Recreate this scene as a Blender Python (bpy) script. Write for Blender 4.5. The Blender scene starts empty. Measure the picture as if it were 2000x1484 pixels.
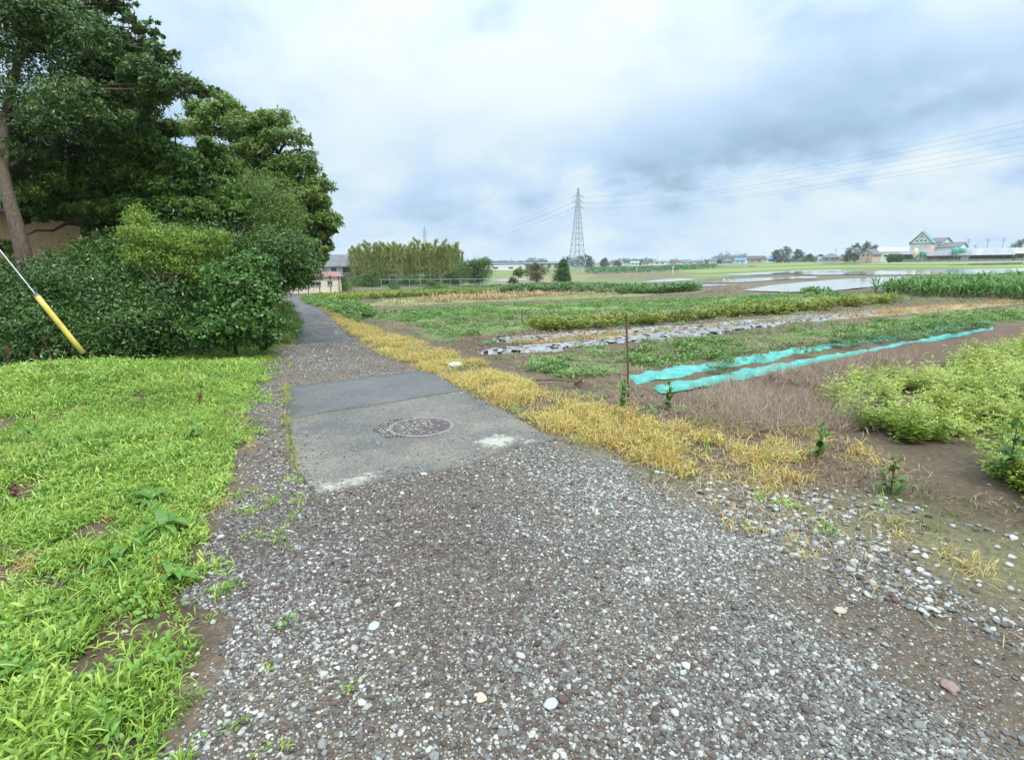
import bpy, bmesh, math, random
import numpy as np
from mathutils import Vector, Matrix, noise as mnoise
from mathutils.geometry import delaunay_2d_cdt

S = bpy.context.scene
COL = S.collection
R = math.radians
random.seed(7)
rng = np.random.default_rng(11)

# ------------------------------------------------------------------ camera
F, CX, CY = 1060.0, 1000.0, 742.0          # focal length and centre in photo pixels (2000 wide)
PITCH, ROLL, EYE = R(12.2), R(0.57), 1.6
fw = Vector((0, math.cos(PITCH), -math.sin(PITCH)))
rt0 = Vector((1, 0, 0)); up0 = Vector((0, math.sin(PITCH), math.cos(PITCH)))
rt = math.cos(ROLL)*rt0 - math.sin(ROLL)*up0
up = math.sin(ROLL)*rt0 + math.cos(ROLL)*up0
cd = bpy.data.cameras.new('camera'); cam = bpy.data.objects.new('camera', cd); COL.objects.link(cam)
cd.sensor_width = 36.0; cd.lens = 36.0*F/2000.0; cd.clip_start = 0.05; cd.clip_end = 12000
m = Matrix((rt, up, -fw)).transposed().to_4x4(); m.translation = Vector((0, 0, EYE)); cam.matrix_world = m
S.camera = cam

# ------------------------------------------------------------------ light
SUN_EL, SUN_AZ = R(58), R(-20)             # high, soft, a little behind and to the right
sun = bpy.data.lights.new('sun', 'SUN'); so = bpy.data.objects.new('sun', sun); COL.objects.link(so)
sun.energy = 1.5; sun.angle = R(14); sun.color = (1.0, 0.95, 0.86)
sd = Vector((0.45, -0.55, 1.2)).normalized()
so.rotation_euler = sd.to_track_quat('Z', 'Y').to_euler()
S.view_settings.view_transform = 'Standard'; S.view_settings.look = 'None'
S.view_settings.exposure = 0.7; S.view_settings.gamma = 1.0; S.view_settings.use_curve_mapping = False

W = bpy.data.worlds.new('World'); S.world = W; W.use_nodes = True
nt = W.node_tree; nt.nodes.clear()
def NN(t, typ, **kw):
    n = t.nodes.new(typ)
    for k, v in kw.items(): setattr(n, k, v)
    return n
def setin(n, **kw):
    for k, v in kw.items(): n.inputs[k].default_value = v
def mth(t, op, a, b=None, c=None, clamp=False):
    n = t.nodes.new('ShaderNodeMath'); n.operation = op; n.use_clamp = clamp
    for i, v in enumerate((a, b, c)):
        if v is None: continue
        if isinstance(v, (int, float)): n.inputs[i].default_value = v
        else: t.links.new(v, n.inputs[i])
    return n.outputs[0]
def build_world():
    t = nt; L = t.links.new
    sky = NN(t, 'ShaderNodeTexSky', sky_type='NISHITA', sun_disc=False)
    sky.sun_elevation = math.asin(sd.z); sky.sun_rotation = math.atan2(sd.x, sd.y)
    b1 = NN(t, 'ShaderNodeBackground'); b1.inputs[1].default_value = 0.1; L(sky.outputs[0], b1.inputs[0])
    tc = NN(t, 'ShaderNodeTexCoord'); sx = NN(t, 'ShaderNodeSeparateXYZ'); L(tc.outputs['Generated'], sx.inputs[0])
    x, y, z = sx.outputs
    az = mth(t, 'ARCTAN2', x, y); el = mth(t, 'ARCSINE', z)
    # cloud sheet seen in perspective
    zz = mth(t, 'MAXIMUM', mth(t, 'ADD', z, 0.42), 0.1)
    cx = NN(t, 'ShaderNodeCombineXYZ'); L(mth(t, 'DIVIDE', x, zz), cx.inputs[0]); L(mth(t, 'DIVIDE', y, zz), cx.inputs[1])
    def noise(scale, det, rough, off, dist=0.0):
        mp = NN(t, 'ShaderNodeMapping'); L(cx.outputs[0], mp.inputs[0]); mp.inputs['Location'].default_value = off
        n = NN(t, 'ShaderNodeTexNoise'); L(mp.outputs[0], n.inputs['Vector'])
        setin(n, Scale=scale, Detail=det, Roughness=rough, Distortion=dist); return n.outputs[0]
    n1 = noise(1.5, 5, 0.5, (3.1, 1.7, 0), 0.2); n2 = noise(4.2, 7, 0.55, (8.2, 4.4, 0), 0.15)
    nd = noise(2.2, 3, 0.5, (1.2, 7.9, 0))
    azd = mth(t, 'ADD', az, mth(t, 'MULTIPLY', mth(t, 'SUBTRACT', nd, 0.5), 0.5))
    eld = mth(t, 'ADD', el, mth(t, 'MULTIPLY', mth(t, 'SUBTRACT', n2, 0.5), 0.22))
    def blob(pa, pe, sa, se, amp):
        u = mth(t, 'DIVIDE', mth(t, 'SUBTRACT', azd, R(pa)), R(sa)); v = mth(t, 'DIVIDE', mth(t, 'SUBTRACT', eld, R(pe)), R(se))
        q = mth(t, 'ADD', mth(t, 'MULTIPLY', u, u), mth(t, 'MULTIPLY', v, v))
        return mth(t, 'MULTIPLY', mth(t, 'EXPONENT', mth(t, 'MULTIPLY', q, -1.0)), amp)
    dk = mth(t, 'MULTIPLY', mth(t, 'SUBTRACT', n1, 0.5), 1.1)
    dk = mth(t, 'ADD', dk, mth(t, 'MULTIPLY', mth(t, 'SUBTRACT', n2, 0.5), 1.3))
    for b in BLOBS: dk = mth(t, 'ADD', dk, blob(*b))
    dk = mth(t, 'ADD', dk, 0.37, clamp=True)
    rp = NN(t, 'ShaderNodeValToRGB'); L(dk, rp.inputs[0])
    e = rp.color_ramp.elements
    e[0].position = 0.0; e[0].color = (0.84, 0.92, 0.94, 1); e[1].position = 1.0; e[1].color = (0.32, 0.47, 0.62, 1)
    for p, c in ((0.3, (0.70, 0.84, 0.93, 1)), (0.55, (0.54, 0.72, 0.93, 1)), (0.8, (0.42, 0.59, 0.77, 1))):
        q = e.new(p); q.color = c
    # an overcast sky is brighter towards the zenith
    zc = mth(t, 'MAXIMUM', z, 0.0)
    g = mth(t, 'ADD', 0.63, mth(t, 'MULTIPLY', mth(t, 'POWER', zc, 3.0), 2.4))
    b2 = NN(t, 'ShaderNodeBackground'); L(rp.outputs[0], b2.inputs[0]); L(g, b2.inputs[1])
    mx = NN(t, 'ShaderNodeMixShader'); mx.inputs[0].default_value = 0.95
    L(b1.outputs[0], mx.inputs[1]); L(b2.outputs[0], mx.inputs[2])
    o = NN(t, 'ShaderNodeOutputWorld'); L(mx.outputs[0], o.inputs[0])
# azimuth, elevation, widths, darkness of the larger cloud masses
BLOBS = [(20, 9.5, 13, 3.2, 0.36), (34, 13, 14, 4.5, 0.30), (6, 20, 14, 6, -0.38), (-14, 18, 9, 8, -0.25),
         (33, 5, 10, 2.2, -0.25), (8, 6, 10, 2, -0.15), (-8, 8, 7, 4, 0.22), (42, 21, 5, 4, -0.3), (24, 23, 9, 5, 0.25),
         (4, 0, 60, 2.2, -0.05)]
build_world()

# ------------------------------------------------------------------ terrain
def sstep(x, a, b):
    t = np.clip((np.asarray(x, float)-a)/(b-a), 0, 1); return t*t*(3-2*t)
def g(x, y):
    x = np.asarray(x, float); y = np.asarray(y, float)
    d = np.hypot(x, y); ph = np.degrees(np.arctan2(x, y))
    w = (1-sstep(ph, 11, 32))*sstep(ph, -160, -120)
    return -w*(2.35*np.clip((d-6)/94, 0, 1)+1.2*sstep(d, 100, 500))
def gz(x, y): return float(g(x, y))
def ray(px, py):
    return (fw + rt*((px-CX)/F) - up*((py-CY)/F))
def at(px, py):
    D = ray(px, py); o = Vector((0, 0, EYE)); prev = 0.3; t = 0.3
    while t < 3000:
        p = o+D*t
        if p.z < gz(p.x, p.y): break
        prev = t; t *= 1.04
    a, b = prev, t
    for _ in range(30):
        c = (a+b)/2; p = o+D*c
        if p.z < gz(p.x, p.y): b = c
        else: a = c
    p = o+D*a; return Vector((p.x, p.y, gz(p.x, p.y)))
def pt(px, py, depth):                       # point seen at a photo pixel, depth metres along the view axis
    return Vector((0, 0, EYE)) + ray(px, py)*depth
def gp(px, depth, py=505):                   # ground point under that line of sight
    p = pt(px, py, depth); return Vector((p.x, p.y, gz(p.x, p.y)))

def vnoise(x, y, f=1.0, seed=0, octv=3):
    x = np.asarray(x, float)*f+seed*17.3; y = np.asarray(y, float)*f-seed*9.1
    r = np.zeros_like(x); amp = 1.0; tot = 0
    for o in range(octv):
        xi = np.floor(x).astype(np.int64); yi = np.floor(y).astype(np.int64); fx = x-xi; fy = y-yi
        fx = fx*fx*(3-2*fx); fy = fy*fy*(3-2*fy)
        def h(a, b):
            n = (a*374761393+b*668265263+seed*974711+o*131) & 0x7fffffff
            n = ((n ^ (n >> 13))*1274126177) & 0x7fffffff
            return ((n ^ (n >> 16)) & 0xffff)/65535.0
        v = (h(xi, yi)*(1-fx)+h(xi+1, yi)*fx)*(1-fy)+(h(xi, yi+1)*(1-fx)+h(xi+1, yi+1)*fx)*fy
        r += v*amp; tot += amp; amp *= 0.5; x = x*2.03+5.1; y = y*2.03+1.7
    return r/tot
def sdf(x, y, poly):                         # negative inside
    P = np.array([(p[0], p[1]) for p in poly]); n = len(P)
    d = np.full(x.shape, 1e18); ins = np.zeros(x.shape, bool)
    for i in range(n):
        a = P[i]; b = P[(i+1) % n]; e = b-a; L = max(e@e, 1e-12)
        t = np.clip(((x-a[0])*e[0]+(y-a[1])*e[1])/L, 0, 1)
        d = np.minimum(d, (x-a[0]-t*e[0])**2+(y-a[1]-t*e[1])**2)
        c = ((a[1] > y) != (b[1] > y))
        with np.errstate(divide='ignore', invalid='ignore'):
            xx = (b[0]-a[0])*(y-a[1])/(b[1]-a[1]+1e-30)+a[0]
        ins ^= c & (x < xx)
    d = np.sqrt(d); return np.where(ins, -d, d)
def PW(px): return [at(*p) for p in px]

# ------------------------------------------------------------------ materials
def newmat(name):
    m = bpy.data.materials.new(name); m.use_nodes = True; t = m.node_tree
    return m, t, t.nodes['Principled BSDF']
MC = {}
def mat(name, col, rough=0.7, var=0.25, scale=8.0, bump=0.0, bscale=60.0, metal=0.0, col2=None, detail=6, stretch=None, coat=0.0, lo=0.35, hi=0.65):
    if name in MC: return MC[name]
    m, t, b = newmat(name); L = t.links.new
    tc = NN(t, 'ShaderNodeTexCoord'); vec = tc.outputs['Object']
    if stretch:
        mp = NN(t, 'ShaderNodeMapping'); L(vec, mp.inputs[0]); mp.inputs['Scale'].default_value = stretch; vec = mp.outputs[0]
    n = NN(t, 'ShaderNodeTexNoise'); L(vec, n.inputs['Vector']); setin(n, Scale=scale, Detail=detail, Roughness=0.6)
    r = NN(t, 'ShaderNodeValToRGB'); L(n.outputs[0], r.inputs[0]); e = r.color_ramp.elements
    c2 = col2 or tuple(c*(1-var) for c in col); c1 = col if col2 else tuple(min(1, c*(1+var)) for c in col)
    e[0].position = lo; e[0].color = (*c2, 1); e[1].position = hi; e[1].color = (*c1, 1)
    L(r.outputs[0], b.inputs['Base Color']); setin(b, Roughness=rough, Metallic=metal)
    if coat: b.inputs['Coat Weight'].default_value = coat
    if bump:
        n2 = NN(t, 'ShaderNodeTexNoise'); L(vec, n2.inputs['Vector']); setin(n2, Scale=bscale, Detail=5)
        bp = NN(t, 'ShaderNodeBump'); setin(bp, Strength=bump, Distance=0.02); L(n2.outputs[0], bp.inputs['Height']); L(bp.outputs[0], b.inputs['Normal'])
    MC[name] = m; return m
def leafmat(name, cols, rough=0.45, trans=0.35, patch=0.6, pscale=0.9):
    """leaf colours picked per leaf (mesh island) and per clump"""
    if name in MC: return MC[name]
    m, t, b = newmat(name); L = t.links.new
    ge = NN(t, 'ShaderNodeNewGeometry'); oi = NN(t, 'ShaderNodeObjectInfo')
    n = NN(t, 'ShaderNodeTexNoise'); L(ge.outputs['Position'], n.inputs['Vector']); setin(n, Scale=pscale, Detail=3)
    a = mth(t, 'MULTIPLY', ge.outputs['Random Per Island'], 1-patch)
    a = mth(t, 'ADD', a, mth(t, 'MULTIPLY', mth(t, 'MULTIPLY_ADD', n.outputs[0], 2.2, -0.6), patch*0.75))
    a = mth(t, 'ADD', a, mth(t, 'MULTIPLY', oi.outputs['Random'], patch*0.3), clamp=True)
    r = NN(t, 'ShaderNodeValToRGB'); L(a, r.inputs[0]); e = r.color_ramp.elements
    k = len(cols)
    e[0].position = 0.05; e[0].color = (*cols[0], 1); e[1].position = 0.95; e[1].color = (*cols[-1], 1)
    for i in range(1, k-1):
        q = e.new(0.05+0.9*i/(k-1)); q.color = (*cols[i], 1)
    L(r.outputs[0], b.inputs['Base Color']); setin(b, Roughness=rough)
    b.inputs['Specular IOR Level'].default_value = 0.4
    tr = NN(t, 'ShaderNodeBsdfTranslucent'); L(r.outputs[0], tr.inputs[0])
    mx = NN(t, 'ShaderNodeMixShader'); mx.inputs[0].default_value = trans
    L(b.outputs[0], mx.inputs[1]); L(tr.outputs[0], mx.inputs[2])
    L(mx.outputs[0], t.nodes['Material Output'].inputs[0]); MC[name] = m; return m

# ------------------------------------------------------------------ object helpers
def tag(o, label=None, cat=None, group=None, kind=None):
    if label: o['label'] = label
    if cat: o['category'] = cat
    if group: o['group'] = group
    if kind: o['kind'] = kind
    return o
def empty(name, loc, rz=0, **kw):
    o = bpy.data.objects.new(name, None); COL.objects.link(o); o.location = loc; o.rotation_euler = (0, 0, rz)
    o.empty_display_size = 0.2; return tag(o, **kw)
def link(name, me, parent=None, mats=None):
    o = bpy.data.objects.new(name, me); COL.objects.link(o)
    if mats is not None and not len(me.materials):
        for q in (mats if isinstance(mats, (list, tuple)) else [mats]): me.materials.append(q)
    if parent: o.parent = parent
    return o
def npmesh(name, V, Fc, smooth=False, mi=None):
    V = np.asarray(V, np.float32); Fc = np.asarray(Fc, np.int32); k = Fc.shape[1]
    me = bpy.data.meshes.new(name); me.vertices.add(len(V)); me.vertices.foreach_set('co', V.ravel())
    me.loops.add(Fc.size); me.loops.foreach_set('vertex_index', Fc.ravel())
    me.polygons.add(len(Fc)); me.polygons.foreach_set('loop_start', np.arange(0, Fc.size, k, dtype=np.int32))
    me.polygons.foreach_set('use_smooth', np.full(len(Fc), smooth, bool))
    if mi is not None: me.polygons.foreach_set('material_index', np.asarray(mi, np.int32))
    me.update(calc_edges=True); return me
class MB:
    def __init__(s): s.v = []; s.f = []
    def add(s, V, Fc):
        k = len(s.v); s.v += [tuple(p) for p in V]; s.f += [tuple(i+k for i in q) for q in Fc]; return s
    def box(s, c, d, rz=0.0, M=None):
        x, y, z = d[0]/2, d[1]/2, d[2]/2
        P = [Vector((sx*x, sy*y, sz*z)) for sz in (-1, 1) for sx, sy in ((-1, -1), (1, -1), (1, 1), (-1, 1))]
        rot = M or Matrix.Rotation(rz, 3, 'Z'); c = Vector(c)
        return s.add([rot @ p+c for p in P], [(3, 2, 1, 0), (4, 5, 6, 7), (0, 1, 5, 4), (1, 2, 6, 5), (2, 3, 7, 6), (3, 0, 4, 7)])
    def tube(s, pts, rad, n=6, cap=True):
        pts = [Vector(p) for p in pts]; V = []; Fc = []
        if isinstance(rad, (int, float)): rad = [rad]*len(pts)
        ref = None
        for i, p in enumerate(pts):
            d = (pts[min(i+1, len(pts)-1)]-pts[max(i-1, 0)])
            d = d.normalized() if d.length > 1e-9 else Vector((0, 0, 1))
            if ref is None: ref = d.orthogonal().normalized()
            u = (ref-d*ref.dot(d)); u = u.normalized() if u.length > 1e-6 else d.orthogonal().normalized(); ref = u; w = d.cross(u)
            for k in range(n):
                a = 2*math.pi*k/n; V.append(p+(u*math.cos(a)+w*math.sin(a))*rad[i])
        for i in range(len(pts)-1):
            for k in range(n):
                a = i*n+k; b = i*n+(k+1) % n; Fc.append((a, b, b+n, a+n))
        if cap: Fc.append(tuple(range(n-1, -1, -1))); Fc.append(tuple((len(pts)-1)*n+k for k in range(n)))
        return s.add(V, Fc)
    def poly(s, P, thick=None):
        return s.add(P, [tuple(range(len(P)))])
    def prism(s, prof, y0, y1):                # profile in x,z swept along y
        n = len(prof); V = [(x, y0, z) for x, z in prof]+[(x, y1, z) for x, z in prof]
        Fc = [tuple(range(n)), tuple(range(2*n-1, n-1, -1))]+[(i, i+n, (i+1) % n+n, (i+1) % n) for i in range(n)]
        return s.add(V, Fc)
    def lathe(s, prof, n=16, c=(0, 0, 0)):
        c = Vector(c); V = []; Fc = []
        for r, z in prof:
            for k in range(n):
                a = 2*math.pi*k/n; V.append(c+Vector((r*math.cos(a), r*math.sin(a), z)))
        for i in range(len(prof)-1):
            for k in range(n):
                a = i*n+k; b = i*n+(k+1) % n; Fc.append((a, b, b+n, a+n))
        Fc.append(tuple(range(n-1, -1, -1))); Fc.append(tuple((len(prof)-1)*n+k for k in range(n)))
        return s.add(V, Fc)
    def build(s, name, mats, parent=None, smooth=False):
        me = bpy.data.meshes.new(name); me.from_pydata(s.v, [], s.f); me.update()
        bm = bmesh.new(); bm.from_mesh(me); bmesh.ops.recalc_face_normals(bm, faces=bm.faces); bm.to_mesh(me); bm.free()
        if smooth: me.polygons.foreach_set('use_smooth', np.ones(len(me.polygons), bool))
        return link(name, me, parent, mats)
def copy_tree(o, parent=None):
    c = o.copy(); COL.objects.link(c)
    if parent: c.parent = parent
    for ch in list(o.children): copy_tree(ch, c)
    return c

# draped sheet over the terrain
def sheet(name, poly, zoff, step, mats, thick=0.0, parent=None, zfun=None, jag=0.0):
    P = [Vector((p[0], p[1])) for p in poly]
    if jag:
        Q = []
        for i in range(len(P)):
            a, b = P[i], P[(i+1) % len(P)]; L = (b-a).length; k = max(1, min(60, int(L/(jag*3))))
            nrm = Vector((-(b-a).y, (b-a).x)).normalized() if L > 0 else Vector((0, 0))
            for j in range(k):
                q = a.lerp(b, j/k); q = q+nrm*((vnoise(q.x, q.y, 0.5/jag, 3)-0.5)*2*jag if j else 0); Q.append(q)
        P = Q
    xs = [p.x for p in P]; ys = [p.y for p in P]; pts = list(P); n = len(P)
    X, Y = np.meshgrid(np.arange(min(xs), max(xs), step), np.arange(min(ys), max(ys), step)); X = X.ravel(); Y = Y.ravel()
    k = sdf(X, Y, P) < -step*0.4
    pts += [Vector((a, b)) for a, b in zip(X[k], Y[k])]
    v, e, f, *_ = delaunay_2d_cdt(pts, [(i, (i+1) % n) for i in range(n)], [], 1, 1e-5)
    V = []
    for p in v:
        z = gz(p.x, p.y)+zoff+(zfun(p.x, p.y) if zfun else 0); V.append((p.x, p.y, z))
    Fc = [tuple(q) for q in f]
    me = bpy.data.meshes.new(name); me.from_pydata(V, [], Fc); me.update()
    bm = bmesh.new(); bm.from_mesh(me); bmesh.ops.recalc_face_normals(bm, faces=bm.faces)
    if bm.faces and sum(q.normal.z for q in bm.faces) < 0: bmesh.ops.reverse_faces(bm, faces=bm.faces)
    if thick:
        ex = [q for q in bm.edges if q.is_boundary]
        r = bmesh.ops.extrude_edge_only(bm, edges=ex)
        for q in r['geom']:
            if isinstance(q, bmesh.types.BMVert): q.co.z -= thick
    bm.to_mesh(me); bm.free(); me.polygons.foreach_set('use_smooth', np.ones(len(me.polygons), bool))
    return link(name, me, parent, mats)

# strip between two pixel polylines
def strip(name, A, B, n, mcount, mats, zoff=0.0, hump=0.0, jag=0.0, wr=0.0, parent=None, seed=1, hole=0.0):
    def samp(pl):
        P = PW(pl); Ls = [0]
        for i in range(1, len(P)): Ls.append(Ls[-1]+(P[i]-P[i-1]).length)
        out = []
        for k in range(n+1):
            s_ = Ls[-1]*k/n; i = 1
            while i < len(P)-1 and Ls[i] < s_: i += 1
            out.append(P[i-1].lerp(P[i], (s_-Ls[i-1])/max(1e-9, Ls[i]-Ls[i-1])))
        return out
    a, b = samp(A), samp(B); V = np.zeros(((n+1)*(mcount+1), 3)); L = 0
    for i in range(n+1):
        w = (b[i]-a[i]); e0 = (vnoise(np.array([i*0.31]), np.array([1.3]), 1, seed, 3)[0]-0.5)*2*jag; e1 = (vnoise(np.array([i*0.27]), np.array([7.3]), 1, seed+5, 3)[0]-0.5)*2*jag
        for j in range(mcount+1):
            u = j/mcount; uu = u*(1+e0+e1)-e0
            p = a[i]+w*uu; z = gz(p.x, p.y)+zoff+hump*(1-(2*u-1)**4)
            z += wr*(vnoise(np.array([p.x]), np.array([p.y]), 5, seed, 3)[0]-0.5)
            if j in (0, mcount): z = gz(p.x, p.y)-0.01
            V[i*(mcount+1)+j] = (p.x, p.y, z)
    Fc = []
    for i in range(n):
        for j in range(mcount):
            if hole and random.random() < hole: continue
            q = i*(mcount+1)+j; Fc.append((q, q+1, q+mcount+2, q+mcount+1))
    for i in (0, n):
        for j in range(mcount+1): q = V[i*(mcount+1)+j]; q[2] = gz(q[0], q[1])-(.012 if hump else 0)
    me = npmesh(name, V, Fc, True); return link(name, me, parent, mats)

# ------------------------------------------------------------------ layout outlines (photo pixels, flat on the ground)
SLAB = [(560, 760), (640, 749), (740, 736), (825, 727), (862, 740), (905, 767), (1000, 815), (1088, 860), (1050, 868), (985, 880), (900, 915),
        (820, 926), (740, 940), (665, 960), (618, 968), (592, 935), (575, 895), (563, 822)]
LANE_L = [(573, 673), (580, 655), (584, 640), (580, 620), (572, 607), (562, 598), (553, 590), (547, 583)]
LANE_R = [(692, 665), (677, 652), (665, 640), (648, 622), (630, 608), (605, 596), (588, 586), (585, 579)]
GRAVEL = [(576, 668), (695, 662), (730, 690), (830, 728), (1000, 815), (1095, 868), (1200, 890), (1300, 930), (1420, 975), (1560, 1010), (1720, 1060), (1900, 1150), (2400, 1330),
          (2600, 2400), (-100, 2400), (330, 1600), (360, 1484), (400, 1320), (415, 1180), (430, 1060), (440, 975), (488, 885), (500, 800), (520, 740), (545, 690)]
WEEDS = [(548, 668), (520, 740), (500, 800), (486, 885), (450, 965), (446, 1060), (440, 1180), (430, 1310), (400, 1484), (370, 1600), (-100, 2400), (-2600, 2400), (-2600, 740), (-900, 690), (0, 672), (370, 674), (480, 672)]
DEADG = [(602, 592), (640, 604), (720, 638), (800, 662), (880, 685), (945, 712), (1010, 742), (1060, 770), (1120, 790), (1200, 800), (1290, 835), (1400, 830), (1560, 870), (1600, 920), (1560, 985), (1480, 970), (1400, 950), (1290, 920), (1200, 888), (1100, 862),
         (1000, 812), (905, 765), (830, 727), (735, 690), (700, 664), (665, 638), (632, 606)]
SOY = [(1640, 830), (1700, 880), (1850, 915), (1950, 985), (2150, 1080), (2700, 1150), (2700, 640), (2000, 668), (1860, 720), (1720, 765), (1650, 800)]
DRY = [(1330, 790), (1480, 745), (1640, 722), (1790, 700), (1700, 790), (1640, 850), (1560, 850), (1400, 850), (1330, 820)]
slabW, gravW, weedW, deadW, soyW, dryW = map(PW, (SLAB, GRAVEL, WEEDS, DEADG, SOY, DRY))
laneW = PW(LANE_L+LANE_R[::-1])

# ------------------------------------------------------------------ ground
def build_ground():
    az = np.concatenate([np.linspace(-180, -62, 50)[:-1], np.linspace(-62, 62, 560), np.linspace(62, 180, 50)[1:-1]])
    az = np.radians(az); na = len(az)
    rr = np.concatenate([[0.25], np.geomspace(0.5, 6000, 470)]); nr = len(rr)
    A, Rr = np.meshgrid(az, rr); X = (Rr*np.sin(A)).ravel(); Y = (Rr*np.cos(A)).ravel(); Z = g(X, Y)
    d = np.hypot(X, Y)
    smo = np.clip(sdf(X, Y, slabW)/0.4, 0, 1)*np.clip((sdf(X, Y, laneW)-0.1)/0.5, 0, 1)
    gr = sdf(X, Y, gravW); off = sstep(gr, 0.0, 0.6); near = 1-sstep(d, 25, 60)
    Z += near*smo*((vnoise(X, Y, 0.6, 2)-0.5)*(0.03+0.06*off)+(vnoise(X, Y, 5, 4)-0.5)*(0.012+0.035*off)+(vnoise(X, Y, 18, 6, 2)-0.5)*0.012)
    # mound of earth below the guy wire
    Z += 0.30*np.exp(-(((X+6.3)/2.2)**2+((Y-7.6)/1.1)**2))*off
    C = np.zeros((len(X), 4)); C[:, :3] = (0.075, 0.052, 0.036)
    n1 = vnoise(X, Y, 0.35, 9); n2 = vnoise(X, Y, 1.7, 10); n3 = vnoise(X, Y, 0.05, 12, 4)
    def put(mask, col, grav=None):
        m_ = mask[:, None]; C[:, :3] = C[:, :3]*(1-m_)+np.array(col)*m_
        if grav is not None: C[:, 3] = C[:, 3]*(1-mask)+grav*mask
    def paint(px, col, soft=0.25, na_=0.3, nf=1.5, a=1.0, grav=0.0, world=None, cut=None):
        P = world or PW(px); s = sdf(X, Y, P)+(vnoise(X, Y, nf, 21)-0.5)*2*na_
        m_ = (1-sstep(s, -soft, soft))*a
        if cut is not None: m_ = m_*sstep(vnoise(X*1.0, Y, cut[0], cut[2], 4), cut[1]-0.07, cut[1]+0.07)
        put(m_, col, grav)
    # far plain
    put(sstep(d, 60, 130), (0.12, 0.15, 0.05)); put(sstep(n3, .5, .6)*sstep(d, 120, 200), (0.14, 0.19, 0.06)); put(sstep(n3, .62, .7)*sstep(d, 120, 200), (0.10, 0.075, 0.05))
    put(sstep(d, 900, 1500), (0.07, 0.11, 0.05))
    # fields right of the path, back to front
    paint([(600, 580), (1000, 560), (1400, 556), (1460, 572), (1700, 575), (2700, 560), (2700, 660), (1250, 800), (1000, 740), (700, 640)], (0.085, 0.062, 0.038), .5, .3)
    G1 = (0.13, 0.21, 0.05); G2 = (0.11, 0.17, 0.05); BR = (0.095, 0.068, 0.042); GY = (0.16, 0.17, 0.06)
    paint([(600, 585), (740, 572), (1200, 556), (1400, 556), (1340, 563), (1000, 572), (760, 580), (640, 592)], G2, .4, .4)
    paint([(690, 598), (760, 586), (1150, 574), (1240, 570), (1300, 572), (1230, 580), (900, 592), (720, 604)], GY, .3, .3)
    paint([(690, 601), (860, 593), (1000, 588), (1300, 578), (1300, 583), (1000, 594), (860, 601), (740, 610)], BR, .3, .4)
    paint([(720, 616), (900, 601), (1200, 588), (1500, 578), (1780, 578), (1500, 592), (1200, 604), (900, 620), (800, 632)], G1, .5, .8, 1.2)
    paint([(800, 634), (1000, 614), (1200, 606), (1400, 598), (1440, 604), (1200, 618), (1020, 630), (850, 648)], (0.11, .105, .045), .4, .6)
    paint([(820, 650), (1000, 630), (1200, 622), (1100, 640), (950, 656), (870, 662)], G2, .4, .5)
    paint([(860, 668), (1000, 645), (1300, 630), (1500, 622), (1480, 640), (1000, 690), (930, 690)], (0.07, 0.042, 0.03), .3, .3)
    paint([(990, 665), (1240, 648), (1500, 628), (1750, 602), (1960, 588), (2000, 592), (1800, 612), (1600, 626), (1240, 658), (1000, 672)], (0.30, 0.21, 0.11), .12, .1)
    paint([(1000, 712), (1240, 680), (1600, 640), (1900, 608), (2700, 570), (2700, 615), (1900, 630), (1600, 662), (1240, 725), (1100, 745)], (0.10, 0.10, 0.045), .2, .4, 1.0)
    paint([(1100, 700), (1300, 672), (1700, 625), (1800, 622), (1500, 668), (1200, 712)], BR, .2, .3)
    paint([(1500, 660), (1900, 606), (2700, 560), (2700, 600), (1990, 622), (1700, 655)], (0.12, 0.16, 0.045), .3, .4)
    paint([(1650, 690), (1900, 645), (2600, 600), (2600, 640), (1980, 665), (1700, 712)], (0.085, 0.05, 0.035), .3, .3)
    # paddies, bunds, mud
    paint([(1150, 556), (1240, 540), (1600, 538), (1900, 536), (2600, 530), (2600, 575), (1900, 560), (1500, 576), (1350, 572)], (0.11, 0.085, 0.06), 1.0, 1.2, .3)
    paint([(1240, 531), (1700, 528), (2600, 520), (2600, 528), (1700, 533), (1250, 538)], (0.15, 0.19, 0.06), 1.5, 1.5, .2)
    paint([(1120, 534), (1250, 529), (1330, 529), (1340, 541), (1150, 545)], (0.13, 0.10, 0.065), 2, 2, .1)
    paint([(1300, 524), (1500, 517), (1800, 512), (2600, 500), (2600, 523), (1800, 523), (1560, 529), (1350, 532)], (0.15, 0.205, 0.06), 2, 2, .1)
    paint([(1820, 520), (2600, 512), (2600, 518), (1900, 524)], (0.2, 0.27, 0.05), 2, 2, .1)
    paint([(1000, 557), (1240, 545), (1380, 546), (1330, 560), (1020, 566)], (0.10, 0.14, 0.05), 1.0, 1.0, .3)
    paint([(940, 545), (1080, 537), (1170, 536), (1130, 548), (1000, 556)], (0.17, 0.145, 0.08), 2, 2, .2)
    paint([(1300, 526.5), (1900, 516), (2600, 508), (2600, 510), (1900, 518.5), (1300, 528)], (0.085, 0.10, 0.04), 1, 1, .1)
    paint([(1240, 535), (1540, 526.5), (2600, 517), (2600, 519), (1540, 529), (1240, 538)], (0.10, 0.12, 0.045), 1, 1, .1)
    # left: weedy soil, bare ground by the hedge, litter
    paint(None, (0.072, 0.046, 0.032), .2, .15, world=weedW)
    paint([(350, 672), (575, 664), (545, 700), (430, 706), (330, 690)], (0.085, 0.055, 0.036), .2, .2)
    paint([(0, 672), (-900, 690), (-900, 560), (480, 560), (560, 590), (585, 640), (560, 668), (370, 672)], (0.05, 0.036, 0.025), .2, .1)
    # gravel road, earth shoulder to the right
    paint(None, (0.115, 0.088, 0.072), .2, .18, grav=1.0, world=gravW)
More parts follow.
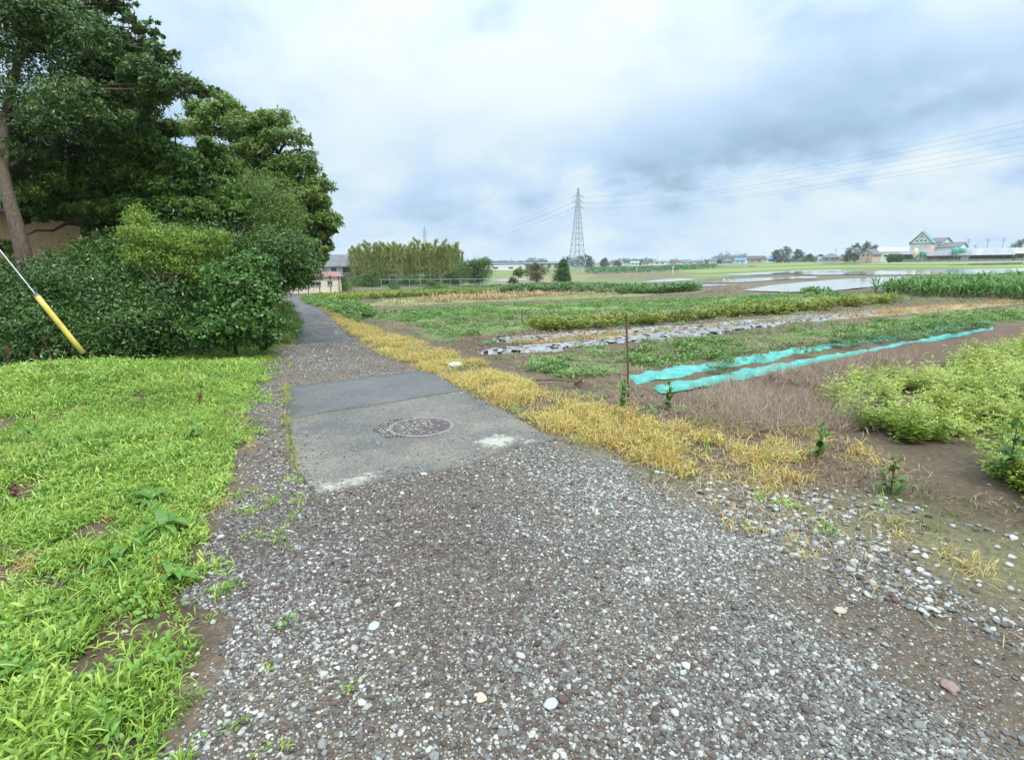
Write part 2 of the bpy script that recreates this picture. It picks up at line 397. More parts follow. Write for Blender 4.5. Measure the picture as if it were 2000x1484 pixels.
    paint([(1000, 830), (1250, 870), (1500, 965), (1700, 1030), (2500, 1150), (2500, 1340), (2000, 1230), (1650, 1120), (1400, 1020), (1150, 905)], (0.10, 0.085, 0.055), .3, .35, 1.2, a=.9, grav=0.35)
    paint([(1500, 950), (1700, 960), (2000, 1040), (2500, 1100), (2500, 1240), (2000, 1160), (1750, 1060), (1550, 1010)], (0.115, 0.11, 0.055), .3, .3, 2.0, a=.7, grav=0.25)
    paint([(1340, 1080), (1700, 1130), (2000, 1220), (2500, 1300), (2500, 1900), (2100, 1500), (1700, 1250), (1450, 1150)], (0.09, 0.063, 0.046), .3, .35, 1.1, a=.8, grav=0.45)
    paint([(1050, 745), (1230, 750), (1330, 775), (1640, 700), (1700, 730), (1640, 880), (1500, 900), (1300, 850), (1160, 800)], (0.075, 0.046, 0.034), .25, .25, grav=0.1)
    gw = 1-sstep(gr, -.1, .2)
    put(sstep(n1, .5, .68)*gw*.4*(X < 1.0), (0.10, 0.062, 0.05))
    put(sstep(vnoise(X, Y, .5, 31), .5, .65)*gw*.5*sstep(X, -.3, 1.2), (0.125, 0.128, 0.118))
    C[:, :3] *= (0.85+0.55*n2)[:, None]*np.array([1.04, 1.02, .80])
    idx = np.arange(nr*na).reshape(nr, na); a = idx[:-1]; b = idx[1:]
    q = np.stack([a, np.roll(a, -1, 1), np.roll(b, -1, 1), b], -1).reshape(-1, 4)
    me = npmesh('ground', np.stack([X, Y, Z], 1), q[:, ::-1], True)
    ca = me.color_attributes.new('zone', 'FLOAT_COLOR', 'POINT'); ca.data.foreach_set('color', C.astype(np.float32).ravel())
    m_, t, b_ = newmat('earth'); L = t.links.new
    at_ = NN(t, 'ShaderNodeAttribute', attribute_name='zone'); tc = NN(t, 'ShaderNodeTexCoord')
    n = NN(t, 'ShaderNodeTexNoise'); L(tc.outputs['Object'], n.inputs['Vector']); setin(n, Scale=22.0, Detail=8.0, Roughness=0.72)
    mr = NN(t, 'ShaderNodeMapRange'); L(n.outputs[0], mr.inputs[0]); setin(mr, **{'From Min': 0.3, 'From Max': 0.7, 'To Min': 0.45, 'To Max': 1.6})
    mul = NN(t, 'ShaderNodeVectorMath', operation='SCALE'); L(at_.outputs['Color'], mul.inputs[0]); L(mr.outputs[0], mul.inputs['Scale'])
    vo = NN(t, 'ShaderNodeTexVoronoi', feature='F1'); L(tc.outputs['Object'], vo.inputs['Vector']); setin(vo, Scale=95.0, Randomness=1.0)
    sp = NN(t, 'ShaderNodeSeparateColor'); L(vo.outputs['Color'], sp.inputs[0])
    rp = NN(t, 'ShaderNodeValToRGB'); L(sp.outputs[0], rp.inputs[0]); rp.color_ramp.interpolation = 'CONSTANT'; e = rp.color_ramp.elements
    e[0].color = (.07, .05, .042, 1); e[1].position = .3; e[1].color = (.12, .10, .09, 1)
    for p, c in ((.5, (.10, .06, .05)), (.65, (.17, .17, .165)), (.85, (.30, .30, .29)), (.94, (.45, .44, .41))):
        k = e.new(p); k.color = (*c, 1)
    fall = mth(t, 'SUBTRACT', 1.0, mth(t, 'MULTIPLY', vo.outputs['Distance'], 1.3), clamp=True)
    sel = mth(t, 'MULTIPLY', mth(t, 'GREATER_THAN', sp.outputs[1], 0.45), at_.outputs['Alpha'])
    sel = mth(t, 'MULTIPLY', sel, mth(t, 'GREATER_THAN', fall, 0.35))
    mx = NN(t, 'ShaderNodeMix', data_type='RGBA'); L(sel, mx.inputs['Factor']); L(mul.outputs[0], mx.inputs['A']); L(rp.outputs[0], mx.inputs['B'])
    L(mx.outputs['Result'], b_.inputs['Base Color']); setin(b_, Roughness=0.85)
    hb = mth(t, 'ADD', mth(t, 'MULTIPLY', n.outputs[0], 0.02), mth(t, 'MULTIPLY', mth(t, 'MULTIPLY', sel, fall), 0.012))
    bp = NN(t, 'ShaderNodeBump'); setin(bp, Strength=0.7, Distance=1.0); L(hb, bp.inputs['Height']); L(bp.outputs[0], b_.inputs['Normal'])
    o = link('ground', me, None, m_); tag(o, kind='structure')
    # the hole under the camera
    return o
ground = build_ground()
ME_ = MB()
# small disc closing the polar grid under the viewer
ME_.add([(0.3*math.sin(a), 0.3*math.cos(a), -0.03) for a in [i*math.pi/6 for i in range(12)]], [tuple(range(12))])
tag(ME_.build('ground_centre', mat('soil_plain', (0.1, 0.08, 0.065), .9)), kind='structure')
_dg = bpy.context.evaluated_depsgraph_get
from mathutils.bvhtree import BVHTree
_bv = BVHTree.FromObject(ground, bpy.context.evaluated_depsgraph_get())
def gh(x, y):
    h = _bv.ray_cast(Vector((x, y, 50)), Vector((0, 0, -1)))
    return h[0].z if h[0] else gz(x, y)
def ghv(X, Y): return np.array([gh(a, b) for a, b in zip(X, Y)])

# ------------------------------------------------------------------ asphalt, manhole
def asphalt_mat(name, base, dust, wet, speck=0.9):
    m_, t, b = newmat(name); L = t.links.new; tc = NN(t, 'ShaderNodeTexCoord'); P = tc.outputs['Object']
    n = NN(t, 'ShaderNodeTexNoise'); L(P, n.inputs['Vector']); setin(n, Scale=0.9, Detail=6.0, Roughness=.65)
    r = NN(t, 'ShaderNodeValToRGB'); L(n.outputs[0], r.inputs[0]); e = r.color_ramp.elements
    e[0].position = .38; e[0].color = (*base, 1); e[1].position = .66; e[1].color = (*dust, 1)
    vo = NN(t, 'ShaderNodeTexVoronoi'); L(P, vo.inputs['Vector']); setin(vo, Scale=110.0)
    sp = NN(t, 'ShaderNodeSeparateColor'); L(vo.outputs['Color'], sp.inputs[0])
    mr = NN(t, 'ShaderNodeMapRange'); L(sp.outputs[0], mr.inputs[0]); setin(mr, **{'From Min': 0., 'From Max': 1., 'To Min': .6, 'To Max': 1.5})
    mu = NN(t, 'ShaderNodeVectorMath', operation='SCALE'); L(r.outputs[0], mu.inputs[0]); L(mr.outputs[0], mu.inputs['Scale'])
    s_ = mth(t, 'MULTIPLY', mth(t, 'GREATER_THAN', sp.outputs[1], speck+.04), mth(t, 'LESS_THAN', vo.outputs['Distance'], .45))
    mx = NN(t, 'ShaderNodeMix', data_type='RGBA'); L(s_, mx.inputs['Factor']); L(mu.outputs[0], mx.inputs['A']); mx.inputs['B'].default_value = (.34, .34, .33, 1)
    sa = NN(t, 'ShaderNodeAttribute', attribute_name='smear'); n4 = NN(t, 'ShaderNodeTexNoise'); L(P, n4.inputs['Vector']); setin(n4, Scale=16.0, Detail=9.0, Roughness=.75)
    sv = mth(t, 'ADD', sa.outputs['Fac'], mth(t, 'MULTIPLY', mth(t, 'SUBTRACT', n4.outputs[0], .5), 1.6))
    sr = NN(t, 'ShaderNodeMapRange', interpolation_type='SMOOTHSTEP'); L(sv, sr.inputs[0]); setin(sr, **{'From Min': .42, 'From Max': .85, 'To Min': 0., 'To Max': .9})
    m2 = NN(t, 'ShaderNodeMix', data_type='RGBA'); L(mth(t, 'MULTIPLY', sr.outputs[0], mth(t, 'GREATER_THAN', sa.outputs['Fac'], .02)), m2.inputs['Factor']); L(mx.outputs['Result'], m2.inputs['A']); m2.inputs['B'].default_value = (.40, .375, .30, 1)
    L(m2.outputs['Result'], b.inputs['Base Color'])
    n3 = NN(t, 'ShaderNodeTexNoise'); L(P, n3.inputs['Vector']); setin(n3, Scale=1.4, Detail=4.0)
    r3 = NN(t, 'ShaderNodeMapRange'); L(n3.outputs[0], r3.inputs[0]); setin(r3, **{'From Min': .4, 'From Max': .65, 'To Min': wet[0], 'To Max': wet[1]})
    L(r3.outputs[0], b.inputs['Roughness'])
    bp = NN(t, 'ShaderNodeBump'); setin(bp, Strength=.5, Distance=.004); L(mth(t, 'SUBTRACT', 1.0, vo.outputs['Distance']), bp.inputs['Height']); L(bp.outputs[0], b.inputs['Normal'])
    return m_
A1 = asphalt_mat('asphalt_dusty', (.085, .082, .075), (.185, .158, .120), (.75, .6))
A0 = asphalt_mat('asphalt_smooth', (.078, .077, .073), (.112, .108, .098), (.7, .55))
A2 = asphalt_mat('asphalt_wet', (.036, .038, .041), (.052, .053, .054), (.42, .55))
ja, jb = (563, 822), (905, 767)
far_px = [(560, 760), (640, 749), (740, 736), (825, 727), (862, 740), (904, 766), (562, 821)]
near_px = [(563, 824), (906, 769), (1000, 815), (1088, 860), (1050, 868), (985, 880), (900, 915), (820, 926), (740, 940), (665, 960), (618, 968), (592, 935), (575, 895)]
tag(sheet('road_slab', PW(far_px), 0.025, 0.25, A0, thick=0.06, jag=0.012), kind='structure')
SMEARS = [PW(q_) for q_ in ([(618, 962), (625, 948), (655, 950), (690, 938), (732, 926), (735, 938), (690, 950), (655, 962), (622, 966)], [(922, 868), (950, 856), (990, 852), (1012, 858), (1000, 872), (975, 880), (945, 876)], [(1012, 870), (1030, 862), (1052, 862), (1044, 868), (1024, 872)], [(700, 925), (850, 905), (840, 912), (740, 930)])]
sl_ = sheet('road_slab', PW(near_px), 0.022, 0.05, A1, thick=0.06, jag=0.07)
co_ = np.zeros(len(sl_.data.vertices)*3, np.float32); sl_.data.vertices.foreach_get('co', co_); co_ = co_.reshape(-1, 3).astype(float)
sm_ = np.zeros(len(co_))
for k_, P_ in enumerate(SMEARS): sm_ = np.maximum(sm_, np.clip(.5-sdf(co_[:, 0], co_[:, 1], P_)/.32, 0, 1)*(.62 if k_ == 3 else 1.15 if k_ == 0 else 1))
at0 = sl_.data.attributes.new('smear', 'FLOAT', 'POINT'); at0.data.foreach_set('value', sm_.astype(np.float32)); tag(sl_, kind='structure')
tag(sheet('road_joint', PW([(561, 820), (905, 765), (908, 770), (563, 826)]), 0.012, 0.5, mat('joint_fill', (.30, .27, .2), .9, scale=14, col2=(.08, .075, .06))), kind='structure')
tag(strip('road', LANE_L, LANE_R, 90, 10, A2, zoff=0.035, jag=0.03, wr=0.0), kind='structure')
# transverse seams of the paving, slightly lower and darker strips laid proud by millimetres
for (l, r_) in (((583, 641), (668, 636)), ((581, 624), (652, 621))):
    a, b = at(*l), at(*r_); d = (b-a).normalized(); nv = Vector((-d.y, d.x, 0))*0.025
    bb = MB()
    n = 12; V = []
    for i in range(n+1):
        p = a.lerp(b, .02+.96*i/n)+nv*(0.8*random.uniform(-1, 1)); z = gz(p.x, p.y)+0.048
        V += [(p.x-nv.x, p.y-nv.y, z), (p.x+nv.x, p.y+nv.y, z)]
    bb.add(V, [(2*i, 2*i+2, 2*i+3, 2*i+1) for i in range(n)])
    tag(bb.build('road_seam', mat('seam_tar', (.02, .02, .022), .5)), kind='structure')
mc = at(823, 838); mc.z = 0.022
man = empty('manhole_cover', mc, rz=0.4, label='round reddish iron manhole cover half buried in grit on asphalt slab', cat='manhole cover')
iron = mat('rusty_iron', (.10, .08, .075), .55, scale=25, col2=(.06, .045, .04), bump=.3, bscale=120, metal=.15)
iron2 = mat('rusty_iron_pale', (.24, .19, .175), .6, scale=20, col2=(.19, .14, .13), bump=.2, bscale=90)
b = MB(); b.lathe([(.325, -.03), (.325, .006), (.318, .010), (.292, .010), (.288, .004), (.05, .004)], 48); b.build('frame_ring', iron2, man)
def cell_disc():
    pts = []; 
    while len(pts) < 62:
        p = Vector((random.uniform(-.27, .27), random.uniform(-.27, .27)))
        if p.length < .262 and all((p-q).length > .048 for q in pts): pts.append(p)
        elif random.random() < .0005: break
    V = MB()
    for p in pts:
        k = random.randint(5, 7); r0 = random.uniform(.019, .025); a0 = random.random()*6
        P = [p+Vector((math.cos(a0+i*2*math.pi/k), math.sin(a0+i*2*math.pi/k)))*r0*random.uniform(.85, 1.2) for i in range(k)]
        V.add([(q.x, q.y, .004) for q in P]+[(p.x+(q.x-p.x)*.85, p.y+(q.y-p.y)*.85, .012) for q in P], [tuple(range(k, 2*k))]+[(i, (i+1) % k, (i+1) % k+k, i+k) for i in range(k)])
    return V
lid = MB(); lid.lathe([(.284, -.02), (.284, .0055), (.27, .007), (.0, .0045)], 40); lo_ = lid.build('lid', iron, man)
tag(cell_disc().build('cast_pattern', iron2, man), kind='stuff')

# ------------------------------------------------------------------ water and paddies
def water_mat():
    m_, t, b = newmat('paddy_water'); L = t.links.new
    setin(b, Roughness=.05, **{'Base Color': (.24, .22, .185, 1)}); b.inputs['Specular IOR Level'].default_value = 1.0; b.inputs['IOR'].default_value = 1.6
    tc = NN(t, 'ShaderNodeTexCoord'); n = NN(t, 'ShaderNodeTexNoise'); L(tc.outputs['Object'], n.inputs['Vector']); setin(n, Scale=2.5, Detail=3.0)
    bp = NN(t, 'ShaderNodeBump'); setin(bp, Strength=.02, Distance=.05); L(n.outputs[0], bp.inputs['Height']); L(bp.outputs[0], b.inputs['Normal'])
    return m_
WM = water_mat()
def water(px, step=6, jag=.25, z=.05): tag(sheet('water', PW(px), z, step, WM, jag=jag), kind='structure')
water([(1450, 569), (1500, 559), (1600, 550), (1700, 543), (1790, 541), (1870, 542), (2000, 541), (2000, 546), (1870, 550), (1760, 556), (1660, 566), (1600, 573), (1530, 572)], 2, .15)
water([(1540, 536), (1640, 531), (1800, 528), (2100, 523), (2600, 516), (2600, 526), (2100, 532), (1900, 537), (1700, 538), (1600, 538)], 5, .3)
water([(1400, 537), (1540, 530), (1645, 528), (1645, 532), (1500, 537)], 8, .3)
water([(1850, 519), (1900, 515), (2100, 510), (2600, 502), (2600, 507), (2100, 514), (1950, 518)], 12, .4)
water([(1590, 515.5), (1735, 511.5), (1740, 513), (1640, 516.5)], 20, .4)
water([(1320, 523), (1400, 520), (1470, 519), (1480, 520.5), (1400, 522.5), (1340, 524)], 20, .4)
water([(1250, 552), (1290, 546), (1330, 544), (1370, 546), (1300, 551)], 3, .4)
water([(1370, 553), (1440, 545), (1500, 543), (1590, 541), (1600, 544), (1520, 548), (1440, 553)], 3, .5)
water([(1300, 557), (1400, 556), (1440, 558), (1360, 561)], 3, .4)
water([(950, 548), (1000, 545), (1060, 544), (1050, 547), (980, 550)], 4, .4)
# earth clods standing out of the shallow paddies
def rock_mesh(name, sub, jit, flat, seed):
    bm = bmesh.new(); bmesh.ops.create_icosphere(bm, subdivisions=sub, radius=.5)
    for v in bm.verts:
        k = 1+jit*(mnoise.noise(v.co*1.9+Vector((seed*7.1, seed, 2*seed))))
        v.co *= k; v.co.z *= flat
    me = bpy.data.meshes.new(name); bm.to_mesh(me); bm.free(); return me

# ------------------------------------------------------------------ scatter through geometry nodes
def srccol(name, objs):
    c = bpy.data.collections.new(name)
    for o in objs: c.objects.link(o)
    return c
def rawobj(name, me, mats):
    for q in (mats if isinstance(mats, (list, tuple)) else [mats]): me.materials.append(q)
    return bpy.data.objects.new(name, me)
def scatter(name, P, rot, sc, idx, coll, parent=None):
    n = len(P); me = bpy.data.meshes.new(name); me.vertices.add(n); me.vertices.foreach_set('co', np.asarray(P, np.float32).ravel())
    a = me.attributes.new('rot', 'FLOAT_VECTOR', 'POINT'); a.data.foreach_set('vector', np.asarray(rot, np.float32).ravel())
    sc = np.asarray(sc, np.float32)
    if sc.ndim == 1: sc = np.repeat(sc[:, None], 3, 1)
    a = me.attributes.new('scl', 'FLOAT_VECTOR', 'POINT'); a.data.foreach_set('vector', np.ascontiguousarray(sc).ravel())
    a = me.attributes.new('pick', 'INT', 'POINT'); a.data.foreach_set('value', np.asarray(idx, np.int32))
    o = link(name, me, parent)
    t = bpy.data.node_groups.new(name+'_nodes', 'GeometryNodeTree')
    t.interface.new_socket('Geometry', in_out='INPUT', socket_type='NodeSocketGeometry'); t.interface.new_socket('Geometry', in_out='OUTPUT', socket_type='NodeSocketGeometry')
    gi = t.nodes.new('NodeGroupInput'); go = t.nodes.new('NodeGroupOutput'); ip = t.nodes.new('GeometryNodeInstanceOnPoints')
    ci = t.nodes.new('GeometryNodeCollectionInfo'); ci.inputs['Collection'].default_value = coll
    ci.inputs['Separate Children'].default_value = True; ci.inputs['Reset Children'].default_value = True
    def na_(nm, ty):
        q = t.nodes.new('GeometryNodeInputNamedAttribute'); q.data_type = ty; q.inputs['Name'].default_value = nm; return q.outputs['Attribute']
    t.links.new(gi.outputs[0], ip.inputs['Points']); t.links.new(ci.outputs[0], ip.inputs['Instance']); ip.inputs['Pick Instance'].default_value = True
    t.links.new(na_('pick', 'INT'), ip.inputs['Instance Index'])
    t.links.new(na_('rot', 'FLOAT_VECTOR'), ip.inputs['Rotation'])
    t.links.new(na_('scl', 'FLOAT_VECTOR'), ip.inputs['Scale']); t.links.new(ip.outputs[0], go.inputs[0])
    md = o.modifiers.new('scatter', 'NODES'); md.node_group = t; return o
def sample(poly, dens, d0=6.0, k=1.6, keep=None, edge=None):
    P = np.array([(p[0], p[1]) for p in poly]); a = P.min(0); b = P.max(0)
    # stay in the region a viewer near the camera can see
    a = np.maximum(a, [-70, 0.6]); b = np.minimum(b, [90, 90]); n = int((b-a).prod()*dens)
    out = []
    while n > 0:
        c = min(n, 2000000); q = rng.random((c, 2))*(b-a)+a; n -= c
        d = np.hypot(q[:, 0], q[:, 1]); q = q[(rng.random(c) < np.clip((d0/np.maximum(d, .1))**k, 0, 1)) & (np.abs(q[:, 0]) < 1.25*q[:, 1]+1.2)]
        s = sdf(q[:, 0], q[:, 1], P)
        if edge: s = s+(vnoise(q[:, 0], q[:, 1], edge[1], 5)-.5)*2*edge[0]
        q = q[s < 0]
        if keep is not None: q = q[rng.random(len(q)) < keep(q[:, 0], q[:, 1])]
        out.append(q)
    return np.concatenate(out)

# --- gravel
def stone_mats():
    def one(nm, cols, rough):
        m_, t, b = newmat(nm); L = t.links.new; oi = NN(t, 'ShaderNodeObjectInfo')
        r = NN(t, 'ShaderNodeValToRGB'); r.color_ramp.interpolation = 'LINEAR'; e = r.color_ramp.elements
        e[0].position = 0; e[0].color = (*cols[0], 1); e[1].position = 1; e[1].color = (*cols[-1], 1)
        for i in range(1, len(cols)-1): q = e.new(i/(len(cols)-1)); q.color = (*cols[i], 1)
        L(oi.outputs['Random'], r.inputs[0])
        tc = NN(t, 'ShaderNodeTexCoord'); n = NN(t, 'ShaderNodeTexNoise'); L(tc.outputs['Object'], n.inputs['Vector']); setin(n, Scale=4.0, Detail=5.0, Roughness=.7)
        mr = NN(t, 'ShaderNodeMapRange'); L(n.outputs[0], mr.inputs[0]); setin(mr, **{'From Min': .3, 'From Max': .7, 'To Min': .7, 'To Max': 1.3})
        mu = NN(t, 'ShaderNodeVectorMath', operation='SCALE'); L(r.outputs[0], mu.inputs[0]); L(mr.outputs[0], mu.inputs['Scale'])
        L(mu.outputs[0], b.inputs['Base Color']); setin(b, Roughness=rough)
        bp = NN(t, 'ShaderNodeBump'); setin(bp, Strength=.4, Distance=.1); L(n.outputs[0], bp.inputs['Height']); L(bp.outputs[0], b.inputs['Normal']); return m_
    return [one('stone_grey', [(.088, .087, .08), (.165, .163, .15), (.12, .115, .10), (.25, .248, .228), (.15, .14, .12), (.21, .208, .188), (.31, .305, .275)], .5),
            one('stone_brown', [(.080, .055, .047), (.115, .085, .072), (.065, .052, .047), (.145, .085, .068), (.11, .095, .085), (.18, .145, .125)], .75),
            one('stone_pale', [(.36, .355, .325), (.49, .475, .43), (.34, .342, .325), (.60, .575, .51), (.42, .385, .32)], .45)]
SM = stone_mats(); srcs = []
for i in range(12):
    me = rock_mesh('pebble', 2, .55, random.uniform(.5, .75), i+1)
    me.polygons.foreach_set('use_smooth', np.ones(len(me.polygons), bool))
    srcs.append(rawobj('pebble_%02d' % i, me, SM[(0, 1, 2)[i % 3]]))
PEB = srccol('pebble_kinds', srcs)
def pebbles(name, poly, dens, smin, smax, mix, d0=3.5, k=2.2, keep=None, edge=(.15, 2), z=0.0, onslab=False, label=None, cat='gravel'):
    q = sample(poly, dens, d0, k, keep, edge); n = len(q)
    Z = ghv(q[:, 0], q[:, 1])+z
    s = smin+(smax-smin)*rng.random(n)**3.0
    s *= np.clip(np.hypot(q[:, 0], q[:, 1])/9, 1, 1.5)
    kind = rng.random(n); mi = mix(q[:, 0], q[:, 1])
    ki = np.where(kind < mi[0], 0, np.where(kind < mi[0]+mi[1], 1, 2)); idx = ki+3*rng.integers(0, 4, n)
    sc = np.stack([s*(.8+.5*rng.random(n)), s, s*(.7+.4*rng.random(n))], 1)
    Zc = Z+sc[:, 2]*.12
    rot = np.stack([rng.normal(0, .25, n), rng.normal(0, .25, n), rng.random(n)*6.28], 1)
    o = scatter(name, np.column_stack([q, Zc]), rot, sc, idx, PEB); tag(o, label, cat, kind='stuff'); return n
def notslab(x, y): return ((sdf(x, y, slabW) > -.05+.12*(vnoise(x, y, 4, 59)-.5)) & (sdf(x, y, laneW) > .02)).astype(float)
def mixg(x, y):
    r = sstep(x+.25*y, .2, 2.2)           # greyer to the right, redder to the left
    v = vnoise(x, y, .8, 44)
    grey = .36+.34*r; brown = np.clip(.50-.40*r+(v-.5)*.4, .04, .75); return grey, brown
def keep_g(x, y):
    a = sstep(vnoise(x, y, .9, 41), .28, .55)*.5+.5
    bare = sstep(x, 1.5, 3.2)*(1-.75*sstep(vnoise(x, y, .8, 42), .45, .6))
    fade = np.where(x > .9, np.clip(.12-sdf(x, y, gravW)/.75, 0, 1), 1.0)
    bb_ = 1-.72*(1-sstep(sdf(x, y, bareP)+(vnoise(x, y, 1.4, 43)-.5)*.5, -.15, .15))
    return notslab(x, y)*a*(1-.6*bare)*fade*bb_
cnt = 0
bareP = PW([(1380, 1075), (1700, 1120), (2000, 1230), (2500, 1400), (2500, 1900), (2080, 1560), (1720, 1310), (1480, 1170)])
grav2 = PW([(px-(34 if px < 600 and 700 < py < 1500 else 0), py) for px, py in GRAVEL])
cnt += pebbles('fine_gravel', grav2, 15000, .006, .014, mixg, keep=keep_g, edge=(.45, 1.7), d0=2.6, k=2.4, label='fine grit between the pebbles of the track')
cnt += pebbles('gravel', grav2, 8500, .008, .024, mixg, keep=keep_g, edge=(.45, 1.7), d0=3.0, k=2.0, label='loose grey, white and reddish pebbles covering the track')
cnt += pebbles('verge_grit', weedW, 900, .006, .022, mixg, keep=lambda x, y: np.clip(1.0+sdf(x, y, weedW)/.55, 0, 1)*.8, edge=(.05, 2), d0=3.5, k=2.0, label='grit spilling from the track into the edge of the weeds')
cnt += pebbles('coarse_gravel', grav2, 130, .022, .040, mixg, keep=keep_g, d0=4.0, k=1.6, label='larger pebbles lying among the fine gravel of the track')
shW = PW([(1250, 900), (1500, 960), (1700, 960), (2000, 1040), (2600, 1160), (2600, 1500), (1900, 1240), (1500, 1080)])
cnt += pebbles('shoulder_gravel', shW, 1900, .007, .042, lambda x, y: (.45+0*x, .12+0*x), keep=lambda x, y: sstep(vnoise(x, y, 1.1, 50), .3, .62)*.8+.08, label='sparse pale pebbles in the earth beside the field')
slabin = PW(near_px)
cnt += pebbles('grit_on_slab', slabin, 1500, .006, .018, lambda x, y: (.55+0*x, .2+0*x), keep=lambda x, y: .12+.8*(1-sstep(np.abs(sdf(x, y, slabW)), 0, .3))*sstep(vnoise(x, y, 3, 55), .3, .6)+.12*(vnoise(x, y, 2, 56) > .6), edge=None, z=.024, label='grit scattered over the asphalt slab')
mp = at(790, 840); mq = at(760, 842)
ang = np.linspace(0, 2*np.pi, 24)[:-1]; crescent = [(mc.x-.17+.30*math.cos(a), mc.y+.33*math.sin(a)) for a in ang]
cnt += pebbles('grit_on_manhole', crescent, 16000, .008, .022, lambda x, y: (.6+0*x, .25+0*x), keep=lambda x, y: np.clip(1.3-(x-(mc.x-.10)-.3*(y-mc.y))/.16, 0, 1), edge=(.05, 8), z=.026, label='dark grit heaped over the left half of the manhole cover')

q_ = None
pebbles('grit_on_lane', laneW, 22, .010, .022, lambda x, y: (.4+0*x, .2+0*x), d0=12, k=1.0, z=.05, edge=None, keep=lambda x, y: .25+.6*sstep(vnoise(x, y, 2, 57), .4, .6), label='grit and small stones scattered on the dark lane')
# ------------------------------------------------------------------ plant pieces
def blades(n, l0, l1, w, lean=(.3, 1.1), segs=4, prof='grass', spread=.03, droop=1.0, fold=0.0, lift=0.0, seed=0):
    r = random.Random(seed); V = []; Fc = []
    for i in range(n):
        a = r.random()*6.283; L = r.uniform(l0, l1); ln = r.uniform(*lean); dx, dy = math.cos(a), math.sin(a)
        b0 = Vector((r.gauss(0, spread), r.gauss(0, spread), r.uniform(0, lift))); p = b0.copy(); th = math.pi/2-ln*.4; tw = r.uniform(-.5, .5)
        sd_ = Vector((-dy, dx, 0)); k = len(V); ww = w*r.uniform(.7, 1.2)
        for s in range(segs+1):
            u = s/segs
            if prof == 'grass': q = (1-u)**.7*(.6+.4*min(1, u*5))
            elif prof == 'oval': q = math.sin(math.pi*min(.97, max(.04, u)))**.7
            else: q = math.sin(math.pi*min(.98, (.08+u*.9)))**.9*(1.0-.3*u)
            q = max(q, .02)*ww/2; sw = (sd_+Vector((0, 0, tw*.5)))*q
            V.append(p-sw); V.append(p+sw)
            d = Vector((dx*math.cos(th), dy*math.cos(th), math.sin(th))); p = p+d*(L/segs); th -= ln*droop/segs*1.6
        for s in range(segs):
            c = k+2*s; Fc.append((c, c+1, c+3, c+2))
    return V, Fc
def kind_col(name, n, fn, mats):
    out = []
    for i in range(n):
        parts = fn(i); V = []; Fc = []; mi = []
        for (v, f, mm) in parts:
            k = len(V); V += v; Fc += [tuple(q+k for q in t_) for t_ in f]; mi += [mm]*len(f)
        me = bpy.data.meshes.new(name); me.from_pydata([tuple(p) for p in V], [], Fc); me.polygons.foreach_set('material_index', np.array(mi, np.int32))
        me.polygons.foreach_set('use_smooth', np.ones(len(Fc), bool)); me.update(); out.append(rawobj('%s_%02d' % (name, i), me, mats))
    return srccol(name+'_kinds', out)
LG = leafmat('weed_leaf', [(0.078, 0.158, 0.019), (0.179, 0.294, 0.033), (0.302, 0.441, 0.062), (0.426, 0.546, 0.104), (0.56, 0.609, 0.209)], trans=.3, patch=.55, pscale=.9)
LG2 = leafmat('herb_leaf', [(.07, .16, .025), (.14, .28, .04), (.22, .38, .06), (.30, .46, .12)], trans=.3, patch=.5)
YG = leafmat('dead_grass', [(.19, .13, .05), (.42, .28, .08), (.58, .43, .11), (.62, .50, .17), (.42, .43, .10)], trans=.25, patch=.5, pscale=1.4)
DG = leafmat('dry_straw', [(.16, .10, .07), (.29, .20, .14), (.42, .32, .23), (.52, .43, .32)], trans=.15, patch=.4)
DGR = leafmat('dull_grass', [(.09, .10, .03), (.14, .17, .045), (.20, .24, .06), (.26, .24, .08)], trans=.25)
BUD = mat('pale_bud', (.62, .52, .25), .7, .2, 40)
FLW = mat('small_petal', (.75, .55, .30), .7, .2, 40)
def weed(i):
    s = 100+i
    if i % 4 == 0: return [(*blades(16, .06, .15, .010, (.7, 1.9), 4, 'leaf', .04, 1.1, lift=.04, seed=s), 0)]
    if i % 4 == 1: return [(*blades(22, .04, .10, .014, (.6, 1.7), 3, 'leaf', .05, 1.0, lift=.07, seed=s), 0)]
    if i % 4 == 2: return [(*blades(26, .025, .05, .022, (.8, 1.8), 3, 'oval', .05, .8, lift=.06, seed=s), 1), (*blades(6, .08, .14, .008, (.3, 1.2), 4, 'leaf', .04, seed=s+50), 0)]
    return [(*blades(14, .09, .19, .009, (.6, 1.8), 5, 'grass', .03, 1.2, lift=.02, seed=s), 0), (*blades(10, .03, .06, .018, (.8, 1.6), 3, 'oval', .05, lift=.08, seed=s+70), 1)]
WEED = kind_col('weed', 16, weed, [LG, LG2])
def grow(name, q, coll, nk, s0, s1, label, cat, tilt=.15, z=-.01, zs=None, ptall=None):
    n = len(q); Z = ghv(q[:, 0], q[:, 1])+z; s = s0+(s1-s0)*rng.random(n)
    if ptall is not None: s = s*ptall(q[:, 0], q[:, 1])
    sc = np.stack([s, s, s*(zs if zs else 1.0)], 1)
    rot = np.stack([rng.normal(0, tilt, n), rng.normal(0, tilt, n), rng.random(n)*6.28], 1)
    return tag(scatter(name, np.column_stack([q, Z]), rot, sc, rng.integers(0, nk, n), coll), label, cat, kind='stuff')
def keep_w(x, y):
    e = -sdf(x, y, weedW); bare = sstep(vnoise(x, y, 1.5, 61, 4)*.55+vnoise(x, y, 6, 62, 2)*.45, .37, .50); d = np.hypot(x, y)
    bare = bare*(1-.75*sstep(vnoise(x*1.0, y*.6, .9, 63), .62, .7)*(d < 3.6))
    return np.clip(bare+.13, 0, 1)*np.clip(.3+e*2.0, 0, 1)
q = sample(weedW, 1150, 4.5, 1.5, keep_w, (.42, 1.9)); cnt += len(q)
